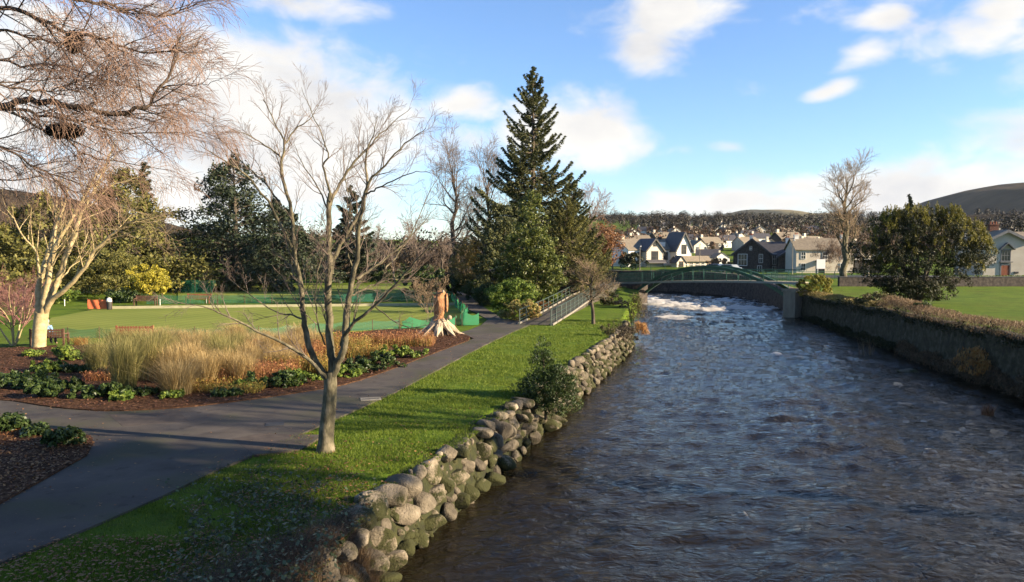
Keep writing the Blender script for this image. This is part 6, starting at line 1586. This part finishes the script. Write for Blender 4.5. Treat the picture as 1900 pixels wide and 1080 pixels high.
def pale_house():
    x0 = dat(1530, 128)[0]; t = thing('pale_house', 'pale rendered house with quoins behind the white notice board', 'building', (x0, 128, 1.0), math.radians(-3))
    w = MB(); gable(w, 9.5, 6, 4.2, 1.8, 'x', 0, 0); w.build('wall', M['cream'], t)
    r = MB(); roof(r, 9.5, 6, 4.2, 1.8, 'x', 0, 0, .3); r.build('roof', M['slate'], t)
    for (x, z, ww, h) in [(-3.6,2.6,.7,1.1),(-3.6,.6,.7,1.2),(0,2.6,.7,1.1),(3,2.6,.7,1.1),(3,.6,.8,1.2)]: window(t, x, 0, z, ww, h, M['trim_white'])
    o = window(t, -.6, 0, .02, 1.0, 2.0, M['trim_white'], bars=0, name='glazed_door')
    p = MB(); p.box(-1.6, .6, -1.1, -.003, 2.15, 2.35); p.build('porch_canopy', M['slate_dark'], t)
    chimney(t, -3.9, 3, 5.8, .7, .8, M['white']); chimney(t, 4, 3, 5.8, .7, .8, M['white'])
    w = MB(); w.box(5.2, 9.5, .5, 4, 0, 2.4); w.build('garage_wall', M['trim_dark'], t); w = MB(); w.box(4.9, 9.8, .2, 4.3, 2.402, 2.6); w.build('garage_roof', M['white'], t)
pale_house()
def cottage():
    D = 97; x0 = dat(1862, D)[0]; t = thing('white_cottage', 'large white cottage, shade put into its grey walls, with a gabled hood window and brown door at the right edge', 'building', (x0, D, 1.15), math.radians(-7))
    w = MB(); gable(w, 5.4, 8, 5.0, 1.35, 'y', 0.2, 0); w.build('wall', M['grey_or_shade_render'], t)  # facade shade put into the wall colour as grey
    r = MB(); roof(r, 5.4, 8, 5.0, 1.35, 'y', 0.2, 0, .45, .16); rf = r.build('roof', M['slate'], t)
    b = MB(); barge(b, 5.4, 5.0, 1.35, .2, 0, .45, .12, .34); b.build('bargeboard', mat('grey_trim', (.16,.16,.17), (.2,.2,.21), rough=.6), t)
    gt = bpy.data.materials['grey_trim']
    w = MB(); gable(w, 12, 6.5, 4.7, 1.5, 'x', 8.9, .6); w.build('main_wing_wall', M['grey_or_shade_render'], t)
    r = MB(); roof(r, 12, 6.5, 4.7, 1.5, 'x', 8.9, .6, .3); r.build('main_wing_roof', M['slate'], t)
    window(t, .2, 0, 2.55, 1.0, 1.35, gt, bars=2)
    h = MB(); roof(h, 1.6, .5, 4.0, .75, 'y', .2, -.52, .08, .1); MB().box(-.55, .95, -.35, -.004, 2.32, 2.44).build('window_sill', gt, t)
    h.build('window_hood', gt, t)
    dd = MB(); dd.box(-.3, .7, -.05, -.004, .05, 1.95); do = dd.build('door', M['wood_red'], t); MB().box(-.45,-.302,-.09,-.005,0,2.1).box(.702,.85,-.09,-.005,0,2.1).box(-.45,.85,-.09,-.005,2.102,2.25).build('door_frame', gt, do)
    window(t, 3.6, .6, 2.55, .95, 1.3, gt, bars=1); window(t, 3.6, .6, .5, 1.5, 1.3, gt, bars=2); window(t, 6.5, .6, 2.5, .95, 1.3, gt); window(t, 6.5, .6, .5, .95, 1.3, gt)
    MB().box(1.25, 1.75, -.15, -.004, .9, 1.15).build('letter_box', M['trim_dark'], t)
    chimney(t, .3, 3.6, 6.3, 1.1, .9, mat('dark_brick', (.10,.04,.03), (.18,.08,.05), scale=8), 3); chimney(t, -1.6, 6.5, 5.9, 1.2, .5, M['white'])
cottage()

# town houses behind: every house a thing with walls, roof, chimney and windows
def town():
    rng = np.random.default_rng(900)
    kinds = []
    specs = [('white', 'slate_dark', 'x', 2), ('grey_or_shade_render', 'slate', 'x', 2), ('cream', 'slate', 'y', 2), ('dark_stone', 'slate', 'x', 2), ('white', 'slate', 'y', 1)]
    protos = []
    for wm, rm, ax, nc in specs:
        w_ = {'x': 9.0, 'y': 7.0}[ax]
        t = thing('town_house', 'x', 'house', (0, 0, 0), 0, 'town houses on the rising ground across the river')
        w = MB(); gable(w, w_, 7, 4.6, 2.3, ax); w.build('wall', M[wm], t)
        r = MB(); roof(r, w_, 7, 4.6, 2.3, ax, 0, 0, .3); ro = r.build('roof', M[rm], t)
        c = MB().box(-w_/2+.3 if ax == 'x' else -.4, -w_/2+1.2 if ax == 'x' else .4, 3.1, 3.9, 5.6, 8.0); c.build('chimney', M['cream'], ro)
        for x in (-w_*.3, w_*.3):
            for z in (.8, 3.0):
                f = MB().box(x-.5, x+.5, -.06, -.004, z, z+1.2); fo = f.build('window', M['trim_white'], t); MB().box(x-.38, x+.38, -.09, -.062, z+.12, z+1.08).build('pane', M['glass'], fo)
        index_children(t); protos.append(t)
    wn = ['white rendered', 'grey rendered', 'cream gable-fronted', 'dark stone', 'white gable-fronted']
    rows = [ # x, D, kind, rz, scale, where
        (1163,205,0,10,.8,'directly left of the inn roof'),(1190,230,1,-5,.9,'showing over the left of the inn roof'),(1150,235,2,15,.9,'behind the rusty beech at the left of the town'),
        (1235,250,3,0,1,'behind the middle of the inn roof'),(1312,170,0,-30,.7,'just right of the inn beside the footbridge arch'),(1300,205,2,5,.8,'right of the steep inn gable, set back'),
        (1340,165,4,-8,.62,'small one between the inn and the dark stone house'),(1325,215,3,8,.9,'behind the gap between inn and dark stone house'),(1352,235,0,0,.9,'above the left gable of the dark stone house'),
        (1395,215,1,10,.9,'behind the chimney of the dark stone house'),(1430,190,2,-12,.95,'behind the middle of the dark stone house'),(1455,172,1,4,.95,'over the right wing of the dark stone house'),
        (1482,160,0,-22,.85,'with a long roof left of the pale house'),(1500,185,4,0,1,'directly behind the pale house chimney'),(1520,205,1,12,1,'behind the pale house, right of its chimney'),
        (1470,225,3,0,1.1,'further up behind the right wing of the dark stone house'),(1548,185,0,5,.95,'behind the lone bare tree trunk'),(1415,255,0,-6,.9,'furthest back over the dark stone house'),
        (1375,265,2,12,.9,'far back left of the dark stone house chimney'),(1280,245,0,-10,.9,'behind the steep gable of the inn'),(1620,170,1,0,1,'hidden among the twigs right of the lone bare tree'),(1258,280,4,5,.9,'high over the inn roof ridge')]
    used = [False] * 5
    def put(k, x, y, z, rz, s, lab):
        if not used[k]: o = protos[k]; used[k] = True
        else: o = copy_tree(protos[k])
        o.location = (x, y, z); o.rotation_euler[2] = math.radians(rz + 16); o.scale = (s, s, s); o['label'] = lab
    for (x, D, k, rz, s, where) in rows:
        X = dat(x, D)[0]; z = float(ground_z(np.array([X]), np.array([float(D)]))[0]); put(k, X, D, z - .9, rz, s * .78, '%s house %s' % (wn[k], where))
    # houses on the wooded hillside
    hs = [(1195,430),(1225,440),(1290,428),(1272,417),(1303,415),(1322,422),(1345,420),(1368,425),(1385,418),(1412,430),(1440,424),(1333,412),(1285,408),(1360,410),(1312,431),(1395,440),(1255,432),(1466,432),(1505,428),(1352,432),(1240,420),(1178,438)]
    order = ['first','second','third','fourth','fifth','sixth','seventh','eighth','ninth','tenth','eleventh','twelfth','thirteenth','fourteenth','fifteenth','sixteenth','seventeenth','eighteenth','nineteenth','twentieth','twenty-first','twenty-second']
    srt = sorted(hs)
    for i, (x, y) in enumerate(hs):
        # march along the ray to the hillside
        D = 300.0; 
        while D < 620:
            p = A(x, y, D); zh = max(float(ground_z(np.array([p[0]]), np.array([D]))[0]), hillz(p[0], D))
            if p[2] < zh + 2: break
            D += 6
        put([0,4,1,0,2][i % 5], p[0], D, zh - 1, rng.uniform(-35, 25), .72, '%s villa among the hillside trees, %s of them from the left' % (wn[[0,4,1,0,2][i % 5]], order[srt.index((x, y))]))
WH = [(1080,465),(1150,442),(1230,426),(1270,418),(1330,419),(1400,422),(1480,410),(1600,410),(1700,402),(1800,412),(1900,408),(2100,380),(2400,400)]
WHP = np.array([A(x, y, 640) for x, y in WH])
def hillz(x, y):
    return 2 + (np.interp(x, WHP[:,0], WHP[:,2]) - 2) * np.cos(np.clip(np.abs((y - 640) / 300), 0, 1) * math.pi / 2) ** 1.15
town()
def woodland(name, label, x0, x1, y0, y1, n, zf, seed, m, hh=8, per=130, leaf=.40):
    rng = np.random.default_rng(seed); X = rng.uniform(x0, x1, n * 2); Y = rng.uniform(y0, y1, n * 2)
    k = (fbm(X / 60, Y / 60, seed) > .36); X = X[k][:n]; Y = Y[k][:n]; n = len(X)
    ok = (X / Y > -.9) & (X / Y < .8); X = X[ok]; Y = Y[ok]; n = len(X)
    Z = zf(X, Y); H = hh * rng.uniform(.45, 1.0, n) * (.7 + .8 * fbm(X / 25, Y / 25, seed + 1)); W = H * rng.uniform(.28, .5, n)
    C = np.repeat(np.stack([X, Y, Z + H * .55], 1), per, 0); d = rng.normal(size=(n*per, 3)); d /= np.linalg.norm(d, axis=1, keepdims=True)
    C = C + d * np.repeat(np.stack([W, W, H * .5], 1), per, 0) * rng.uniform(.5, 1, (n*per, 1))
    o = quads(name, C, leaf * rng.uniform(.5, 1.4, len(C)), m, None, rng, asp=.5, T=np.tile([0,0,1.], (len(C),1)), tjit=.8, N=d, njit=.3); tag(o, label, 'woodland', kind='stuff')
woodland('hillside_wood', 'leafless brown and dark evergreen wood covering the hillside above the town', 60, 560, 300, 660, 1900, lambda x, y: np.maximum(ground_z(x, y), hillz(x, y)), 950, LM['winterwood'])
woodland('town_trees', 'brown leafless trees scattered between the town roofs', 25, 190, 178, 330, 420, lambda x, y: ground_z(x, y), 951, leafmat('russet_wood', [(.045,.027,.018),(.09,.05,.028),(.14,.075,.04),(.035,.036,.018)], .15, patch=.5, pscale=.05), 5.5, 70, .42)
woodland('left_wood', 'dark wood on the slope beyond the park at left', -420, 20, 330, 530, 900, lambda x, y: np.maximum(0, np.interp(x / 520, [-.86,-.68,-.5,-.3,0], [44,36,20,5,4]) * np.cos(np.clip(np.abs((y-520)/250),0,1)*math.pi/2)**1.15), 952, LM['winterwood'])
woodland('park_wood', 'dark belt of trees closing the park behind the conifers', -150, 4, 150, 215, 240, lambda x, y: 0*x, 953, LM['winterwood'], 10, 160, .4)
woodland('fell_foot_wood', 'brown trees on the slope above the white cottage at right', 105, 240, 150, 260, 150, lambda x, y: ground_z(x, y), 954, LM['winterwood'], 9, 130, .4)

# far road, railings, cars, lamp posts, notice board
flat_poly('road', [(-8,137,),(22,125.5),(33,116),(36,104),(60,104),(120,104),(120,112),(60,112),(40,113),(36,123),(24,133),(-6,144)], 1.32, M['road'])
def iron_rail(label, pts, z, h=1.05):
    pts = np.array(pts, float); seg = np.linalg.norm(np.diff(pts, axis=0), axis=1); cum = np.concatenate([[0], np.cumsum(seg)]); at_ = lambda u, zz: (float(np.interp(u, cum, pts[:,0])), float(np.interp(u, cum, pts[:,1])), zz)
    t = thing('railing', label, 'railing', at_(0, z)); m = MB()
    us = np.linspace(0, cum[-1], 24)
    for zz in (h, h*.55, .15): m.tube([at_(u, z + zz) for u in us], .025, 4)
    m.build('rail', M['green_paint'], t, world=True); b = MB()
    for u in np.arange(0, cum[-1], .22): b.tube([at_(u, z), at_(u, z + h)], .010, 3)
    b.build('bars', M['green_paint'], t, world=True)
    for u in np.arange(0, cum[-1], 2.5): MB().tube([at_(u, z-.05), at_(u, z + h + .05)], .035, 5).build('post', M['green_paint'], t, world=True)
iron_rail('dark green railing on the embankment wall in front of the inn', [(30.7,106),(28.7,113.8),(25,118.3),(21,121.5),(8,128)], 1.72)
iron_rail('dark green railing between the footbridge and the lone bare tree', [(30,79),(31.8,88),(32.6,97),(40,101),(52,102)], 1.15)
def car(name, label, loc, rz, paint, van=False):
    t = thing(name, label, 'van' if van else 'car', loc, rz)
    L, W = (5.2, 1.95) if van else (4.3, 1.75)
    H = 2.1 if van else 1.42
    prof = [(-L/2,.35),(-L/2,.95),(-L/2+.15,H),(L/2-1.5,H),(L/2-.85,1.15),(L/2-.05,.95),(L/2,.4)] if van else [(-L/2,.4),(-L/2+.05,.9),(-L/2+.5,1.0),(-L/2+1.0,H),(L/2-1.7,H),(L/2-1.0,.98),(L/2-.1,.85),(L/2,.4)]
    def ext(mb, pr, w):
        n = len(pr); mb.add([(x, -w/2, z) for x, z in pr] + [(x, w/2, z) for x, z in pr], [tuple(range(n))[::-1], tuple(range(n, 2*n))] + [(i, (i+1) % n, n+(i+1) % n, n+i) for i in range(n)])
    b = MB(); ext(b, prof, W); b.build('body', paint, t)
    g = MB(); ext(g, [(-L/2+1.0,1.0),(-L/2+1.15,H-.1),(L/2-1.75,H-.1),(L/2-1.15,1.0)] if not van else [(L/2-2.1,1.2),(L/2-2.1,H-.2),(L/2-1.5,H-.2),(L/2-1.05,1.2)], W+.02); g.build('window', M['glass'], t)
    for sx in (-1, 1):
        for sy in (-1, 1):
            w = MB(); w.tube([(sx*L*.31, sy*(W/2-.2), .32), (sx*L*.31, sy*(W/2+.01), .32)], .32, 14); wo = w.build('wheel', M['trim_dark'], t)
            MB().tube([(sx*L*.31, sy*(W/2+.012), .32), (sx*L*.31, sy*(W/2+.03), .32)], .19, 10).build('rim', M['rail_paint'], wo)
    for sy in (-1, 1): MB().box(L/2-.06, L/2+.015, sy*.6-.15, sy*.6+.15, .62, .76).build('headlight', M['trim_white'], t)
car('parked_van', 'white van parked on the road left of the inn', dat(1141, 152, 1.5), 2.7, M['trim_white'], True)
pm = mat('grey_car_paint', (.25,.27,.29), (.28,.3,.32), rough=.3, spec=.6); pm2 = mat('blue_car_paint', (.05,.08,.13), (.06,.09,.15), rough=.3, spec=.6)
car('parked_car', 'silver grey car on the road seen through the middle of the footbridge railing', dat(1350, 122, 1.33), 2.3, pm)
car('parked_car', 'dark blue car on the road right of the silver one behind the footbridge', dat(1325, 127, 1.33), 2.35, pm2)
def lamp(label, base, h, arm=.6):
    t = thing('street_lamp', label, 'lamp post', base); MB().tube([(0,0,0),(0,0,1.0),(0,0,1.02),(0,0,h)], [.10,.10,.06,.045], 8).build('post', M['conc'], t)
    MB().tube([(0,0,h),(0,-arm*.5,h+.12),(0,-arm,h+.12)], .03, 5).build('arm', M['conc'], t); MB().lathe([(.05,-.1),(.13,-.04),(.1,.06),(.02,.1)], 8, c=(0,-arm,h+.1), sy=1.8).build('lantern', M['trim_white'], t)
lamp('tall pale lamp post in front of the left gable of the inn', dat(1187, 128, 1.3), 4.3)
lamp('tall lamp post right of the inn by the small houses', dat(1298, 135, 1.3), 4.8)
lamp('tall pale post in front of the right wing of the dark stone house', dat(1470, 118, 1.3), 5.2)
t = thing('notice_board', 'blank white notice board on posts in front of the pale house', 'sign', dat(1523, 108, 1.25))
MB().box(-.62,.62,-.04,.04,1.15,2.5).build('board', M['trim_white'], t)
for s in (-1, 1): MB().box(s*.55-.04, s*.55+.04, .042, .12, -.1, 2.5).build('post', M['trim_dark'], t)
for i, (x, D, lab) in enumerate([(1604,100,'pale granite post left of the yew at the lawn edge, nearer the lone tree'),(1611,99,'pale granite post left of the yew at the lawn edge, nearer the yew')]):
    t = thing('stone_post', lab, 'post', dat(x, D, 1.0)); MB().lathe([(.16,-.1),(.15,.9),(.19,.92),(.19,1.0),(.05,1.15)], 8).build('shaft', M['conc'], t)
for i, (x, D, r, lab) in enumerate([(1176,150,1.6,'dark ball shaped evergreen in front of the inn, nearer the lamp post'),(1160,150,1.2,'smaller dark evergreen at the left end of the inn')]):
    bush('dark_clipped_tree', lab, dat(x, D, 1), [(0,0,2.2,r,r,r)], 40, .5, 1600, .22, LM['yew'], 960+i, 'tree')
bush('russet_hedge', 'brown hedge on the embankment between the inn and the dark stone house', dat(1335,140,1.2), [(0,0,1.2,2.6,1,1.2)], 40, .4, 2000, .2, LM['brownhedge'], 970, 'hedge')
for i, (x, lab) in enumerate([(1597,'conifer'),]): pass
conifer('hill_conifer', 'dark pointed conifer on the skyline above the left of the yew', dat(1683, 170, 2.0), 15.5, 3.0, 80, LM['cedar'], seed=971, per=60, leaf=.45)

# ---------------------------------------------------------------- unseen trees added outside the right of the picture only to shade the foreground
PB3 = P(**{**PB.__dict__, 'len':[5.5,2.8,1.6,.9], 'k':[14,6,5,3]})
bare_tree('shade_bare_tree', 'tall bare tree added on the right bank just outside the picture to shade the foreground', (25.0, 14.5, 1.1), 14, PB3, 981, M['bark_dark'], M['twig_dark'], .4, trunk_frac=.35)
def add_shade_pine(label, loc, rx, ry, seed, zc=11.9, rz=2.5, n=13000):  # unseen pine, crown shaped to throw shade on the foreground
    rng = np.random.default_rng(seed); t = thing('shade_pine', label, 'pine', loc)
    C = clumped(rng, [(0,0,zc,rx,ry,rz),(rx*.3,-ry*.3,zc-.5,rx*.6,ry*.6,rz*.7),(-rx*.3,ry*.3,zc+.4,rx*.6,ry*.6,rz*.7)], 260, .95, n, (.25, 1.0))
    quads('crown', C, .26 * rng.uniform(.6, 1.3, len(C)), LM['spruce'], t, rng, asp=.45, world=False)
    mb = MB(); mb.tube([(0,0,-.3),(.1,.1,5),(0,.2,zc)], [.42,.32,.15], 9)
    for k in range(7): a = k * .9; mb.tube([(0,.15,zc-3.2+k*.25), (math.cos(a)*rx*.4, math.sin(a)*ry*.4, zc-.9), (math.cos(a)*rx*.8, math.sin(a)*ry*.8, zc)], [.14,.10,.04], 6)
    mb.build('trunk', M['bark_dark'], t)
add_shade_pine('broad pine with a bare trunk added on the right bank outside the picture for foreground shade, furthest upstream', (26.0, 4.6, 1.1), 4.2, 5.2, 982, n=8500)
add_shade_pine('broad unseen pine with a bare trunk added on the right bank for foreground shade, level with the camera', (28.0, -4.5, 1.1), 5.0, 6.0, 983, 12.2, 3.0)
add_shade_pine('broad pine with a bare trunk added on the right bank outside the picture for foreground shade, behind the camera', (26.5, -14.0, 1.1), 5.0, 5.5, 984, 12.0, 3.0)
# small details on the path
for i, (x, y, w, d, lab, mm) in enumerate([(688,740,.34,.26,'pale square access cover set in the path near the bare tree','conc'),(510,787,.25,.22,'small dark drain cover in the path left of the bare tree','trim_dark')]):
    g = G(x, y, .02); t = thing('access_cover', lab, 'cover', (g[0], g[1], .013), .25)
    MB().box(-w, w, -d, d, 0, .012).build('plate', M[mm], t); MB().box(-w*.8, w*.8, -.02, .02, .0125, .018).build('seam', M['trim_dark'], t)
hz = bpy.data.materials.new('haze'); hz.use_nodes = True
nt = hz.node_tree; nt.nodes.clear(); ho = nt.nodes.new('ShaderNodeOutputMaterial'); hv = nt.nodes.new('ShaderNodeVolumePrincipled')
hv.inputs['Color'].default_value = (.80, .88, 1, 1); hv.inputs['Density'].default_value = .000032; nt.links.new(hv.outputs[0], ho.inputs['Volume'])
o = MB().box(-7000, 7000, -6500, 7200, -4.5, 190).build('haze', hz); tag(o, 'faint blue winter haze over the valley', 'haze', kind='stuff')
print('objects', len(bpy.data.objects), 'verts', sum(len(m.vertices) for m in bpy.data.meshes))
